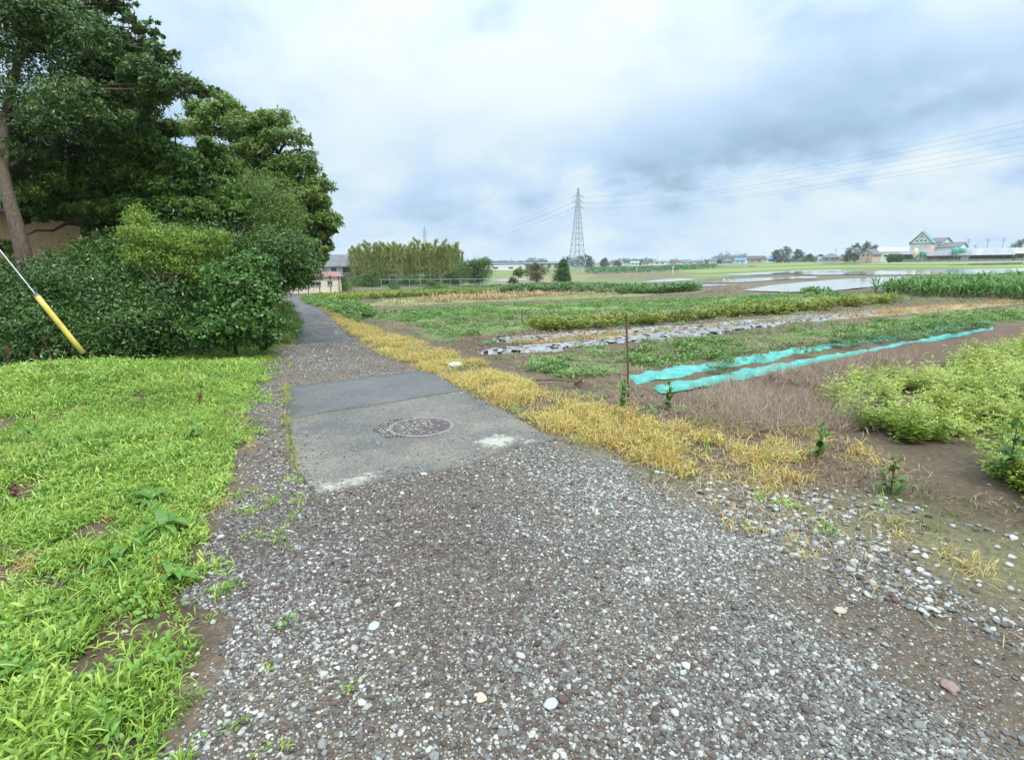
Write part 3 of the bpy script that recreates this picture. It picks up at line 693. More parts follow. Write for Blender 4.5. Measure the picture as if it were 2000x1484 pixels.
grow('weeds', q, WEED, 16, .30, .85, 'bright green low weeds and crabgrass covering the verge left of the track', 'weeds', tilt=.3, ptall=lambda x, y: .7+.75*vnoise(x, y, 1.1, 64, 3)+.6*np.exp(-(((x+6)/2.6)**2+((y-7.3)/1.3)**2)))
verge = PW([(575, 664), (548, 665), (500, 800), (486, 900), (440, 1000), (430, 1484), (760, 1484), (690, 1200), (600, 1000), (590, 940), (562, 850), (560, 760), (576, 700)])
q = sample(verge, 90, 4.5, 1.2, lambda x, y: sstep(vnoise(x, y, 1.6, 71, 4), .5, .6)*notslab(x, y), (.1, 2))
grow('sparse_grass', q, WEED, 16, .25, .65, 'thin tufts of grass coming up through the gravel beside the slab', 'grass')
q = sample(PW([(553, 752), (567, 752), (572, 850), (590, 940), (570, 900), (556, 830)]), 420, 6, 1, None, (.02, 3))
YGT = kind_col('yellow_tuft', 6, lambda i: [(*blades(16, .05, .12, .005, (.4, 1.5), 4, 'grass', .02, seed=300+i), 0)], [leafmat('yellow_green_grass', [(.2, .24, .04), (.32, .34, .07), (.44, .40, .10)], trans=.25)])
grow('slab_edge_grass', q, YGT, 6, .6, 1.2, 'yellowish grass along the left edge of the asphalt slab', 'grass')
ja_, jb_ = at(566, 823), at(800, 787); tt = rng.random(150); tt = tt[(vnoise(tt*9, tt*0, 1, 3, 2) > .47)]
q = np.stack([ja_.x+(jb_.x-ja_.x)*tt, ja_.y+(jb_.y-ja_.y)*tt], 1)
grow('joint_grass', q, YGT, 6, .3, .6, 'small yellow grass growing in the joint of the asphalt slab', 'grass')

# dead yellow grass
def dead(i):
    s = 500+i
    if i % 3 == 0: return [(*blades(34, .08, .19, .0045, (.5, 1.7), 4, 'grass', .05, 1.2, lift=.02, seed=s), 0)]
    if i % 3 == 1: return [(*blades(24, .06, .14, .008, (.6, 1.9), 4, 'leaf', .06, 1.2, lift=.04, seed=s), 0), (*blades(5, .06, .12, .008, (.4, 1.2), 3, 'leaf', .04, seed=s+40), 1)]
    return [(*blades(30, .05, .13, .006, (.9, 2.2), 3, 'leaf', .07, 1.0, lift=.03, seed=s), 0)]
DEAD = kind_col('dead', 9, dead, [YG, DGR])
def keep_d(x, y):
    far = sstep(x, .9, 2.0); v = sstep(vnoise(x, y, 2.3, 81, 4)-.13*(1-far), .34, .50); v = np.where(far > .3, sstep(vnoise(x, y, 2.3, 81, 4), .47, .6), np.maximum(v, sstep(vnoise(x, y, 2.3, 81, 4), .36, .5)))
    return (v*(1-.55*far)+.05)*np.clip(-sdf(x, y, deadW)*4+.2, 0, 1)*(sdf(x, y, slabW) > .03)
def keep_d2(x, y): return keep_d(x, y)*np.where(y > 6.5, 1.0, .8)
q = sample(deadW, 520, 6.5, 1.3, keep_d2, (.12, 2)); cnt += len(q)
grow('dead_grass', q, DEAD, 9, .5, 1.15, 'yellow herbicide-killed grass strip between the track and the field', 'grass')

FL = kind_col('fallen_leaf', 4, lambda i: [(*blades(5, .03, .05, .03, (2.2, 2.7), 2, 'oval', .12, .3, seed=2600+i), 0)], [leafmat('fallen_leaves', [(.20, .09, .04), (.42, .26, .08), (.6, .5, .2)], trans=.1)])
q = sample(PW([(560, 585), (600, 590), (640, 615), (690, 662), (573, 676), (560, 660), (585, 640)]), 18, 12, 1.0, lambda x, y: .3+.7*sstep(vnoise(x, y, 1.2, 58), .45, .6), (.2, 1))
grow('fallen_leaves', q, FL, 4, .6, 1.3, 'fallen yellow and brown leaves on the lane by the hedge', 'leaves', z=.04)
q = sample(deadW, 22, 7, 1.2, lambda x, y: sstep(vnoise(x, y, 1.4, 99, 3), .5, .6), (.1, 2)); grow('green_regrowth', q, WEED, 16, .4, .9, 'green tufts growing back among the yellow dead grass', 'weeds')
q = sample(weedW, 30, 5, 1.3, lambda x, y: sstep(vnoise(x, y, 1.0, 98, 3), .42, .6), (.1, 2)); grow('straw_in_weeds', q, DEAD, 9, .3, .8, 'pale dead grass bits among the green weeds of the verge', 'grass', tilt=.5)
# dry brown stalks
def dry(i): return [(*blades(24, .16, .40, .0035, (.1, 1.1), 5, 'grass', .07, .8, seed=700+i), 0), (*blades(14, .1, .2, .007, (.6, 1.9), 3, 'leaf', .08, seed=750+i), 0)]
DRYK = kind_col('dry', 6, dry, [DG])
q = sample(dryW, 95, 9, 1, lambda x, y: sstep(vnoise(x, y, 1.2, 90), .3, .5), (.2, 1.5))
grow('dry_grass', q, DRYK, 6, .7, 1.15, 'dry pinkish brown grass stalks on the bank below the teal mulch', 'grass', tilt=.3)
brW = PW([(1160, 770), (1330, 790), (1640, 850), (1700, 930), (1550, 940), (1300, 860), (1180, 820)])
q = sample(brW, 60, 9, 1, lambda x, y: sstep(vnoise(x, y, 1.8, 92), .45, .6), (.2, 1.5))
grow('dry_litter', q, DRYK, 6, .3, .6, 'short brown dead stalks lying on the bare earth', 'grass', tilt=.9)

# flowering legume patch on the right
SOYL = leafmat('legume_leaf', [(.12, .21, .02), (.22, .32, .035), (.34, .42, .06), (.48, .50, .13)], trans=.3, patch=.6, pscale=.8)
def soyp(i):
    r = random.Random(900+i); V = []; Fc = []; B = []; BF = []
    for s in range(r.randint(7, 10)):
        a = r.random()*6.28; lean = r.uniform(.05, .6); h = r.uniform(.2, .42); base = Vector((r.gauss(0, .05), r.gauss(0, .05), 0))
        tip = base+Vector((math.cos(a)*math.sin(lean)*h, math.sin(a)*math.sin(lean)*h, h*math.cos(lean)))
        for k in range(9):
            u = .25+.75*k/8; p = base.lerp(tip, u); th = k*2.4+a
            for t3 in (-.5, 0, .5):
                dr = Vector((math.cos(th+t3*1.3), math.sin(th+t3*1.3), r.uniform(-.1, .55))).normalized(); L = r.uniform(.035, .06)*(1.2-.5*u); sd_ = dr.cross(Vector((0, 0, 1))).normalized()*L*.24
                c = len(V); p0 = p+dr*.02; V += [p0, p0+dr*L*.5+sd_, p0+dr*L, p0+dr*L*.5-sd_+Vector((0, 0, .004))]; Fc.append((c, c+1, c+2, c+3))
        for k in range(r.choice((0, 1, 1, 2))):
            p = tip+Vector((r.gauss(0, .012), r.gauss(0, .012), r.uniform(.0, .03))); c = len(B); z = .006
            B += [p+Vector((z, 0, 0)), p+Vector((0, z, 0)), p+Vector((-z, 0, 0)), p+Vector((0, -z, 0)), p+Vector((0, 0, z*2.2))]; BF += [(c, c+1, c+4), (c+1, c+2, c+4), (c+2, c+3, c+4), (c+3, c, c+4)]
    return [(V, Fc, 0), (B, BF, 1)]
SOYK = kind_col('legume', 8, soyp, [SOYL, BUD])
q = sample(soyW, 60, 7, 1.0, lambda x, y: sstep(vnoise(x, y, 1.5, 95), .30, .48), (.5, 1.2)); cnt += len(q)
grow('legume_crop', q, SOYK, 8, .55, 1.15, 'dense yellow-green flowering legume crop at the right edge', 'crop', zs=.82, tilt=.25)
# tufts on the earth shoulder
sh2 = PW([(1300, 880), (1560, 940), (1700, 930), (2000, 1000), (2600, 1100), (2600, 1420), (1900, 1210), (1600, 1110), (1380, 1030)])
q = sample(sh2, 120, 5, 1.0, lambda x, y: sstep(vnoise(x, y, 1.3, 97, 4), .5, .62), (.2, 1.5))
DULL = kind_col('dull', 6, lambda i: [(*blades(22, .03, .09, .0045, (.5, 1.6), 3, 'grass', .035, seed=1100+i), 0)], [DGR])
grow('shoulder_grass', q, DULL, 6, .5, 1.2, 'thin dull green grass on the earth shoulder', 'grass')

# ---- field crops: low green plants, in rows
HERB = leafmat('field_leaf', [(.07, .13, .03), (.11, .20, .04), (.16, .28, .06), (.24, .34, .09)], trans=.25, patch=.6)
POT = leafmat('potato_leaf', [(.10, .15, .02), (.17, .22, .03), (.26, .29, .04), (.36, .33, .06)], trans=.25, patch=.6)
DKG = leafmat('dark_field_leaf', [(.04, .09, .018), (.075, .15, .03), (.12, .21, .05), (.17, .27, .08)], trans=.2, patch=.5)
def bushy(i, h, w, L, n, seed):
    r = random.Random(seed+i); V = []; Fc = []
    for k in range(n):
        a = r.random()*6.28; u = r.random()**.5; hh = h*(1-.6*u*u)*r.uniform(.35, 1); p = Vector((math.cos(a)*u*w, math.sin(a)*u*w, hh))
        dr = Vector((math.cos(a)+r.gauss(0, .6), math.sin(a)+r.gauss(0, .6), r.uniform(-.2, .8))).normalized(); l = L*r.uniform(.6, 1.2); sd_ = dr.cross(Vector((r.gauss(0, .3), r.gauss(0, .3), 1))).normalized()*l*.3
        c = len(V); V += [p, p+dr*l*.5+sd_, p+dr*l, p+dr*l*.5-sd_]; Fc.append((c, c+1, c+2, c+3))
    return [(V, Fc, 0)]
LOW = kind_col('low_herb', 6, lambda i: bushy(i, .12, .13, .06, 34, 1300), [HERB])
POTK = kind_col('potato', 6, lambda i: bushy(i, .38, .28, .12, 90, 1400), [POT])
DKK = kind_col('dark_herb', 6, lambda i: bushy(i, .4, .3, .13, 80, 1500), [DKG])
def field(name, px, dens, coll, s0, s1, label, keep=None, d0=25, k=1.2, edge=(.3, .8), zs=None, cat='crop'):
    q = sample(PW(px), dens, d0, k, keep, edge); o = grow(name, q, coll, 6, s0, s1, label, cat, zs=zs); return len(q)
def nz(f, lo, hi, s): return lambda x, y: sstep(vnoise(x, y, f, s, 4), lo, hi)
rowd = (at(1900, 633)-at(1235, 741)).normalized()
def rows(sp, off, lo=.35, f=.8, s=120, wd=.3):
    def k(x, y):
        u = (-rowd.y*x+rowd.x*y)/sp+off; u = np.abs(u-np.round(u)); return (u < wd)*sstep(vnoise(x, y, f, s, 4), lo, lo+.12)
    return k
cnt += field('field_weeds', [(1010, 715), (1240, 682), (1600, 642), (1900, 610), (2100, 600), (2100, 622), (1900, 632), (1600, 664), (1240, 728), (1110, 745)], 60, LOW, .6, 1.2, 'light green weeds between the plastic mulch rows', rows(.55, .2, .38, wd=.42), 9, 1.1)
cnt += field('green_rows', [(720, 616), (900, 601), (1200, 588), (1500, 578), (1780, 578), (1500, 592), (1200, 604), (900, 620), (800, 632)], 16, LOW, .8, 1.6, 'broad band of low green seedlings in the middle field', nz(.5, .35, .5, 130), 20, 1.0)
cnt += field('seedlings', [(800, 634), (1000, 612), (1200, 604), (1420, 596), (1440, 602), (1200, 620), (1000, 640), (880, 664)], 20, LOW, .6, 1.3, 'thin green seedlings on brown earth near the small stake', rows(.8, .1, .36, wd=.36), 16, 1.0)
cnt += field('potato_row', [(1040, 640), (1240, 622), (1500, 604), (1740, 586), (1760, 590), (1600, 608), (1400, 622), (1200, 638), (1060, 650)], 14, POTK, .55, 1.0, 'yellow-green potato plants in a dense row', nz(.8, .25, .4, 140), 20, .6)
cnt += field('dry_row', [(990, 668), (1240, 650), (1500, 630), (1750, 604), (1960, 588), (1990, 592), (1800, 610), (1600, 624), (1240, 657), (1000, 674)], 40, kind_col('tan_tuft', 6, lambda i: [(*blades(24, .1, .24, .01, (.3, 1.4), 3, 'grass', .08, seed=1600+i), 0)], [leafmat('tan_straw', [(.25, .15, .07), (.42, .29, .14), (.55, .42, .24)], trans=.2)]), .6, 1.1, 'row of withered tan plants beside the white mulch', nz(1.2, .3, .5, 141), 14, 1.0)
cnt += field('far_potatoes', [(620, 583), (740, 574), (1000, 568), (1200, 558), (1210, 562), (1000, 574), (760, 582), (640, 592)], 7, POTK, .7, 1.3, 'leafy green and bronze crop at the far side of the field', nz(.6, .2, .4, 150), 40, .5)
cnt += field('far_green_strip', [(975, 567), (1100, 559), (1360, 564), (1350, 570), (1100, 573), (985, 575)], 7, DKK, .9, 1.9, 'mounded dark green crop in front of the paddies', nz(.4, .2, .4, 151), 40, .5)
cnt += field('cabbages', [(780, 572), (970, 560), (1010, 562), (960, 570), (800, 580)], 6, DKK, .6, 1.1, 'blue-green cabbages behind the pipe trellis', nz(.4, .2, .4, 152), 40, .5)
cnt += field('straw_mulch', [(760, 590), (880, 580), (1230, 570), (1240, 573), (1000, 583), (860, 594), (780, 595)], 5, kind_col('straw', 6, lambda i: [(*blades(50, .15, .4, .035, (1.2, 2.4), 2, 'leaf', .35, .5, lift=.08, seed=1700+i), 0)], [leafmat('orange_straw', [(.30, .19, .09), (.44, .30, .15), (.55, .40, .23)], trans=.1)]), .7, 1.3, 'orange straw strewn on the field in broken lines', nz(.7, .52, .60, 153), 35, .6, cat='straw')
cnt += field('lane_side_weeds', [(590, 590), (600, 578), (650, 575), (690, 590), (730, 612), (700, 632), (640, 603)], 60, LOW, .9, 2.0, 'green weeds at the bend of the lane', nz(.8, .3, .45, 154), 25, .8)
HG = leafmat('rough_grass', [(.06, .12, .02), (.11, .19, .03), (.17, .27, .045)], trans=.25)
HGK = kind_col('rough', 6, lambda i: [(*blades(34, .15, .38, .012, (.3, 1.3), 4, 'grass', .09, seed=1800+i), 0)], [HG])
cnt += field('hedge_foot_grass', [(560, 590), (575, 607), (580, 622), (582, 642), (566, 672), (545, 672), (548, 640), (552, 600)], 90, HGK, .5, 1.1, 'grass along the foot of the hedge beside the lane', nz(.9, .2, .4, 155), 14, 1.0, cat='grass')
cnt += field('lane_right_grass', [(594, 583), (640, 590), (700, 625), (640, 606), (605, 592)], 60, HGK, .4, .9, 'green grass on the right shoulder of the bend', None, 25, 1.0, cat='grass')
FALL = [(700, 640), (640, 590), (740, 575), (1200, 558), (1440, 572), (1990, 586), (2500, 570), (2500, 612), (1990, 620), (1900, 633), (1235, 735), (1060, 742), (930, 690)]
cnt += field('field_sprouts', FALL, 26, kind_col('sprout', 6, lambda i: bushy(i, .06, .09, .04, 16, 1900), [HERB]), .6, 1.5, 'scattered small sprouts and weeds over the bare field soil', nz(1.1, .38, .55, 170), 14, 1.1, cat='weeds')
cnt += field('field_litter', FALL, 22, kind_col('litter', 6, lambda i: [(*blades(12, .04, .12, .012, (1.4, 2.6), 2, 'leaf', .12, .4, seed=1950+i), 0)], [leafmat('litter_straw', [(.16, .10, .06), (.30, .21, .12), (.42, .32, .2)], trans=.1)]), .6, 1.5, 'dead straw bits scattered over the field soil', nz(1.4, .42, .6, 171), 14, 1.1, cat='litter')
shl = PW([(1050, 745), (1230, 752), (1330, 775), (1640, 850), (1700, 900), (2000, 1000), (2600, 1100), (2600, 1500), (1900, 1240), (1400, 1030), (1200, 885), (1100, 800)])
q = sample(shl, 150, 7, 1.0, lambda x, y: sstep(vnoise(x, y, 1.6, 172, 4), .38, .6), (.2, 1.5)); cnt += len(q)
grow('earth_litter', q, bpy.data.collections['litter_kinds'], 6, .35, .9, 'dead leaves and straw bits on the bare earth shoulder', 'litter')
q = sample(shl, 60, 7, 1.0, lambda x, y: sstep(vnoise(x, y, 1.3, 173, 4), .52, .62), (.2, 1.5)); cnt += len(q)
grow('shoulder_weeds', q, WEED, 16, .25, .7, 'scattered small green weeds on the earth shoulder', 'weeds')
q = sample(shl, 70, 7, 1.0, lambda x, y: sstep(vnoise(x, y, 1.5, 174, 4), .54, .64), (.2, 1.5)); cnt += len(q)
grow('shoulder_dead_grass', q, DEAD, 9, .4, .9, 'patches of yellowed grass on the earth shoulder', 'grass')
# corn on the right
def corn(i):
    r = random.Random(2000+i); V, Fc = blades(11, .45, .75, .055, (.5, 1.5), 5, 'leaf', .02, 1.2, lift=.5, seed=2000+i); return [(V, Fc, 0)]
CORNK = kind_col('corn', 6, corn, [leafmat('corn_leaf', [(0.06, 0.14, 0.026), (0.102, 0.224, 0.039), (0.17, 0.308, 0.065)], trans=.25, patch=.4)])
cnt += field('corn_crop', [(1700, 571), (1760, 567), (1900, 556), (2100, 545), (2600, 535), (2600, 592), (2200, 590), (1940, 585), (1800, 580)], 9, CORNK, .75, 1.15, 'dark green young corn standing beside the flooded paddy', nz(.6, .15, .3, 160), 40, .5, (.3, 1))
cnt += field('bund_weeds', [(1570, 573), (1600, 571), (1616, 574), (1590, 576)], 12, LOW, 2.0, 3.0, 'rounded green weeds on the near bank of the flooded paddy', None, 40, .5, cat='weeds')
cnt += field('brown_reeds', [(1370, 572), (1440, 563), (1450, 566), (1420, 574)], 10, DRYK, 1.2, 2.0, 'brown dead reeds at the corner of the paddies', None, 40, .5, cat='reeds')
print('scattered', cnt)

# ------------------------------------------------------------------ mulch rows
def plastic(name, c, c2, rough=.35, tr=.0):
    return mat(name, c, rough, scale=5, col2=c2, bump=.5, bscale=9)
TEAL = plastic('teal_plastic', (.085, .40, .33), (.04, .27, .235)); WHT = plastic('white_plastic', (.36, .36, .37), (.22, .20, .18))
GRY = mat('perforated_plastic', (.28, .28, .30), .4, scale=7, col2=(.17, .145, .13), bump=.4, bscale=20, lo=.42, hi=.54)
def mulch(label, A, B, m_, n=190, cc=10, hump=.07, jag=.16, wr=.07, hole=0., seed=1):
    o = strip('mulch_sheet', A, B, n, cc, m_, zoff=.03, hump=hump, jag=jag, wr=wr, seed=seed, hole=hole); tag(o, label, 'plastic mulch', 'plastic mulch rows in the field')
mulch('teal plastic mulch row farther from the dry bank', [(1222, 736), (1310, 722), (1420, 706), (1540, 685), (1700, 666), (1932, 629)], [(1240, 749), (1310, 739), (1420, 720), (1540, 697), (1700, 672), (1935, 632)], TEAL, hump=.022, jag=.35, seed=2)
mulch('teal plastic mulch row nearest the dry grass bank', [(1276, 757), (1340, 748), (1500, 718), (1640, 695), (1850, 657), (1940, 642)], [(1290, 766), (1370, 755), (1500, 730), (1600, 708), (1850, 661), (1942, 645)], TEAL, hump=.022, jag=.35, seed=3)
mulch('thin white plastic mulch row by the withered plants', [(960, 664), (1060, 657), (1240, 642), (1400, 632), (1600, 615)], [(970, 670), (1060, 663), (1240, 650), (1400, 637), (1600, 618)], WHT, n=120, jag=.6, hole=.28, hump=.02, wr=.035, seed=4)
mulch('wide dirty grey perforated mulch row with soil on it', [(940, 684), (1060, 675), (1240, 655), (1500, 628), (1720, 610)], [(935, 692), (1060, 686), (1240, 670), (1500, 640), (1720, 614)], GRY, n=140, jag=.35, hole=.2, hump=.02, wr=.035, seed=5)
for nm, lb, A_, B_, sc_ in (('mulch_vines', 'dark leafy vines growing out of the far teal mulch row', (1250, 743), (1900, 636), 1), ('mulch_vines', 'dark leafy vines along the near teal mulch row', (1300, 748), (1930, 640), 2)):
    a, b = at(*A_), at(*B_); n = 170; t_ = rng.random(n)**.8; t_ = t_[vnoise(t_*14, t_*0, 1, 20+sc_, 3)+.35*t_ > .62]; n = len(t_)
    q = np.stack([a.x+(b.x-a.x)*t_+rng.normal(0, .12, n), a.y+(b.y-a.y)*t_+rng.normal(0, .12, n)], 1)
    grow(nm, q, DKK, 6, .14, .34, lb, 'vines', z=.05)

# ------------------------------------------------------------------ trees and hedges
def leaf_cloud(C, Nrm, size, rs, aspect=.42, updir=.5, spread=.7):
    n = len(C); r = rs
    nv = Nrm*.7+np.array([0, 0, updir])+r.normal(0, spread, (n, 3)); nv /= np.linalg.norm(nv, axis=1)[:, None]+1e-9
    a = r.normal(0, 1, (n, 3))+np.array([0, 0, -.5]); a -= nv*(a*nv).sum(1)[:, None]; a /= np.linalg.norm(a, axis=1)[:, None]+1e-9
    b = np.cross(nv, a); L = (size*(.6+.8*r.random(n)))[:, None] if np.ndim(size) == 0 else (size*(.6+.8*r.random(n)))[:, None]
    p0 = C-a*L*.5; p2 = C+a*L*.5; mid = C+nv*L*.06
    p1 = mid+b*L*aspect*.5-a*L*.08; p3 = mid-b*L*aspect*.5-a*L*.08
    V = np.stack([p0, p1, p2, p3], 1).reshape(-1, 3); i = np.arange(n)*4
    Fc = np.stack([i, i+1, i+2, i+3], 1); return V, Fc
def crown_pts(lobes, per, rs, cl=14, sp=.16, inner=.25, droop=0.0, ro=.62):
    """clumps of leaves on the uneven outside of each lobe"""
    Cs = []; Ns = []
    for (c, rad, n) in lobes:
        c = np.array(c, float); rad = np.array(rad if hasattr(rad, '__len__') else (rad,)*3, float)
        m_ = max(3, int(n*per/cl)); d = rs.normal(0, 1, (m_, 3)); d /= np.linalg.norm(d, axis=1)[:, None]
        bump = np.array([mnoise.noise(Vector(q*2.3+c)) for q in d]); rr = (.90+ro*bump)*(1-inner*rs.random(m_)**1.5)
        inn = rs.random(m_) < .12; rr = np.where(inn, rr*rs.random(m_), rr)
        cp = c+d*rad*rr[:, None]
        s = sp*rad.mean()
        k = rs.integers(cl//2, int(cl*1.6), m_); idx = np.repeat(np.arange(m_), k); off = rs.normal(0, s, (len(idx), 3)); off[:, 2] = off[:, 2]*.7-np.abs(off[:, 0])*.2*1-droop*np.abs(rs.normal(0, s, len(idx)))*2
        Cs.append(cp[idx]+off); Ns.append(d[idx])
    return np.concatenate(Cs), np.concatenate(Ns)
BARK = mat('bark', (.15, .105, .065), .9, scale=9, col2=(.06, .045, .035), bump=.8, bscale=30, stretch=(3, 3, .7))
BARKD = mat('bark_dark', (.05, .04, .032), .9, scale=9, bump=.6, bscale=30)
def wig(a, b, n, amp, rs):
    a = Vector(a); b = Vector(b); out = [a]
    for i in range(1, n):
        u = i/n; out.append(a.lerp(b, u)+Vector(rs.normal(0, amp, 3).tolist())*math.sin(math.pi*u)+Vector((0, 0, (b-a).length*.06*math.sin(math.pi*u))))
    return out+[b]
def plant(name, label, cat, base, lobes, per, lsize, lm, trunk=None, trad=.15, seed=1, twigs=2, aspect=.42, cl=14, sp=.16, droop=0., bark=None, group=None, inner=.25, updir=.5, crownname='crown', ro=.62, split=0):
    rs = np.random.default_rng(seed); base = Vector(base); bark = bark or BARK
    root = empty(name, base, label=label, cat=cat, group=group)
    loc = lambda v: Vector(v)-base
    L2 = [(loc(c), r, n) for c, r, n in lobes]; LO = L2; sub = []
    if split:
        L3 = []
        for c, r_, n in L2:
            rv = np.array(r_ if hasattr(r_, '__len__') else (r_,)*3, float)
            for k in range(split):
                d = rs.normal(0, 1, 3); d /= np.linalg.norm(d); f = .35+.5*rs.random(); q_ = rs.uniform(.36, .56)
                sub.append((c, c+Vector((d*rv*f).tolist()))); L3.append((c+Vector((d*rv*f).tolist()), tuple(rv*q_*np.array([1.15, 1.15, .75])), n/split*(q_/.4)**2))
        L2 = L3
    C, N = crown_pts(L2, per, rs, cl, sp, inner, droop, ro); V, Fc = leaf_cloud(C, N, lsize, rs, aspect, updir)
    me = npmesh(crownname, V, Fc); link(crownname, me, root, lm)
    b = MB(); tr = [loc(p) for p in trunk] if trunk else [Vector((0, 0, -.1)), Vector((0, 0, (sum((l[0].z for l in L2))/len(L2))*.6))]
    rad = [trad*(1-.55*i/(len(tr)-1)) for i in range(len(tr))]; rad[0] *= 1.25
    b.tube(tr, rad, 10); b.build('trunk', bark, root, smooth=True)
    lb = MB()
    for a_, b_ in sub: lb.tube(wig(a_, b_, 4, .05, rs), [trad*.14*(1-.17*i) for i in range(5)], 5)
    for c, r, n in LO:
        st = min(tr[len(tr)//2:], key=lambda p: (p-c).length+max(0, p.z-c.z)*2)
        lb.tube(wig(st, c, 5, (.05 if split else .1)*(c-st).length**.5, rs), [trad*(.32 if split else .4)*(1-.16*i) for i in range(6)], 6)
        rm = r if not hasattr(r, '__len__') else sum(r)/3
        for k in range(twigs):
            d = Vector(rs.normal(0, 1, 3).tolist()).normalized()*rm*.85
            lb.tube(wig(c, c+d, 4, .06, rs), [trad*.17*(1-.17*i) for i in range(5)], 5)
    if L2: lb.build('limb', bark, root, smooth=True)
    return root
def Lb(px, py, dep, r, n=1.0): return (pt(px, py, dep), r, n)

DARKB = leafmat('blue_green_leaf', [(0.038, 0.078, 0.019), (0.067, 0.124, 0.032), (0.116, 0.195, 0.05), (0.203, 0.299, 0.095)], rough=.35, trans=.25, patch=.5, pscale=.5)
DARK = leafmat('dark_leaf', [(0.034, 0.078, 0.012), (0.059, 0.124, 0.019), (0.098, 0.182, 0.03), (0.168, 0.273, 0.048)], rough=.3, trans=.25, patch=.5, pscale=.6)
OLIVE = leafmat('olive_leaf', [(0.072, 0.127, 0.022), (0.132, 0.207, 0.039), (0.204, 0.299, 0.061), (0.312, 0.391, 0.11)], rough=.4, trans=.3, patch=.5, pscale=.5)
MIDG = leafmat('mid_leaf', [(0.054, 0.112, 0.017), (0.095, 0.175, 0.022), (0.149, 0.25, 0.039), (0.216, 0.325, 0.055)], rough=.4, trans=.3, patch=.5, pscale=.6)
LIME = leafmat('lime_leaf', [(0.099, 0.176, 0.024), (0.176, 0.275, 0.036), (0.286, 0.385, 0.06), (0.418, 0.484, 0.12)], rough=.45, trans=.3, patch=.5, pscale=1.2)
HEDG = leafmat('hedge_leaf', [(0.025, 0.062, 0.01), (0.047, 0.103, 0.016), (0.078, 0.155, 0.027), (0.145, 0.237, 0.057)], rough=.25, trans=.2, patch=.35, pscale=.8)
IVY = leafmat('glossy_leaf', [(0.034, 0.092, 0.017), (0.061, 0.149, 0.028), (0.108, 0.218, 0.044), (0.176, 0.299, 0.066)], rough=.25, trans=.2, patch=.3, pscale=1.5)

# big leaning tree on the far left
D = 12.5
plant('broadleaf_tree', 'tall dark blue-green tree with a leaning trunk at the left edge of the photo', 'tree', gp(45, 11.5, 600),
      [Lb(40, 40, D, (1.9, 1.7, 1.5), 1.6), Lb(-120, 150, D, (1.9, 1.7, 1.7), 1.2), Lb(170, 95, D, (1.3, 1.3, 1.1), 1.2), Lb(110, 190, D, (1.5, 1.4, 1.2), 1.3), Lb(240, 170, D, (1.05, 1.1, .8), 1.0),
       Lb(300, 150, D-.3, (.75, .8, .6), .5), Lb(345, 165, D-.5, (.65, .6, .35), .3), Lb(385, 172, D-.6, (.4, .4, .2), .1), Lb(320, 105, D-.2, (.5, .5, .3), .14), Lb(270, 55, D, (.45, .5, .35), .14), Lb(225, 5, D, (.4, .5, .4), .15), Lb(250, 80, D, (.55, .6, .4), .3), Lb(180, 10, D, (.5, .7, .4), .35), Lb(40, -120, D, (1.7, 1.7, 1.4), .9),
       Lb(200, 230, D, (1.1, 1.1, .7), .8), Lb(-30, 280, D, (.9, 1.2, .8), .5), Lb(90, 290, D+.5, (1.2, 1.2, .7), .8), Lb(60, 360, D+1, (.6, .8, .5), .25), Lb(-250, 0, D, (2, 1.7, 2), .9)],
      6800, .095, DARKB, trunk=[gp(52, 11.5, 600)-Vector((0, 0, .1)), pt(48, 505, 11.5), pt(32, 440, 11.5), pt(15, 380, 11.6), pt(5, 330, 11.8), pt(10, 230, 12.2), pt(40, 100, 12.4)], trad=.165, seed=3, twigs=3, sp=.15, cl=22, inner=.3, split=8)
# fork with second limb of that tree is one of the limb tubes; dark tree behind
D = 14.0
plant('broadleaf_tree', 'deep green spreading tree behind the hedge with a dark forked trunk', 'tree', gp(165, D, 560),
      [Lb(130, 330, D, (1.4, 1.3, .9), 1), Lb(250, 300, D, (1.3, 1.3, .9), 1.1), Lb(340, 310, D, (1.2, 1.2, .9), 1.1), Lb(400, 350, D, (.9, 1, .8), .8), Lb(300, 370, D, (1.4, 1.2, .7), 1.1), Lb(200, 380, D+.5, (1.2, 1.2, .6), .8),
       Lb(410, 400, D, (.9, .9, .5), .6), Lb(300, 255, D, (.7, .8, .4), .45), Lb(80, 400, D+1, (.7, .8, .4), .35), Lb(430, 300, D+.5, (.6, .7, .6), .4), Lb(200, 440, D, (.5, .5, .22), .16), Lb(200, 405, D-.5, (1.0, .6, .3), .5), Lb(290, 400, D-.5, (1.0, .6, .35), .5), Lb(360, 410, D-.5, (.8, .6, .35), .4), Lb(40, 395, D+.5, (.8, .6, .3), .3), Lb(60, 425, D+.3, (.5, .5, .2), .14), Lb(240, 455, D-.3, (.6, .5, .18), .2), Lb(110, 420, D, (.6, .5, .2), .16), Lb(20, 480, D+1, (.5, .5, .25), .12), Lb(240, 225, D+1, (.9, .9, .6), .5)],
      9500, .11, MIDG, trunk=[gp(175, D, 560)-Vector((0, 0, .1)), pt(172, 490, D), pt(165, 440, D), pt(200, 380, D)], trad=.16, seed=5, twigs=2, sp=.15, bark=BARKD, cl=22, split=6)
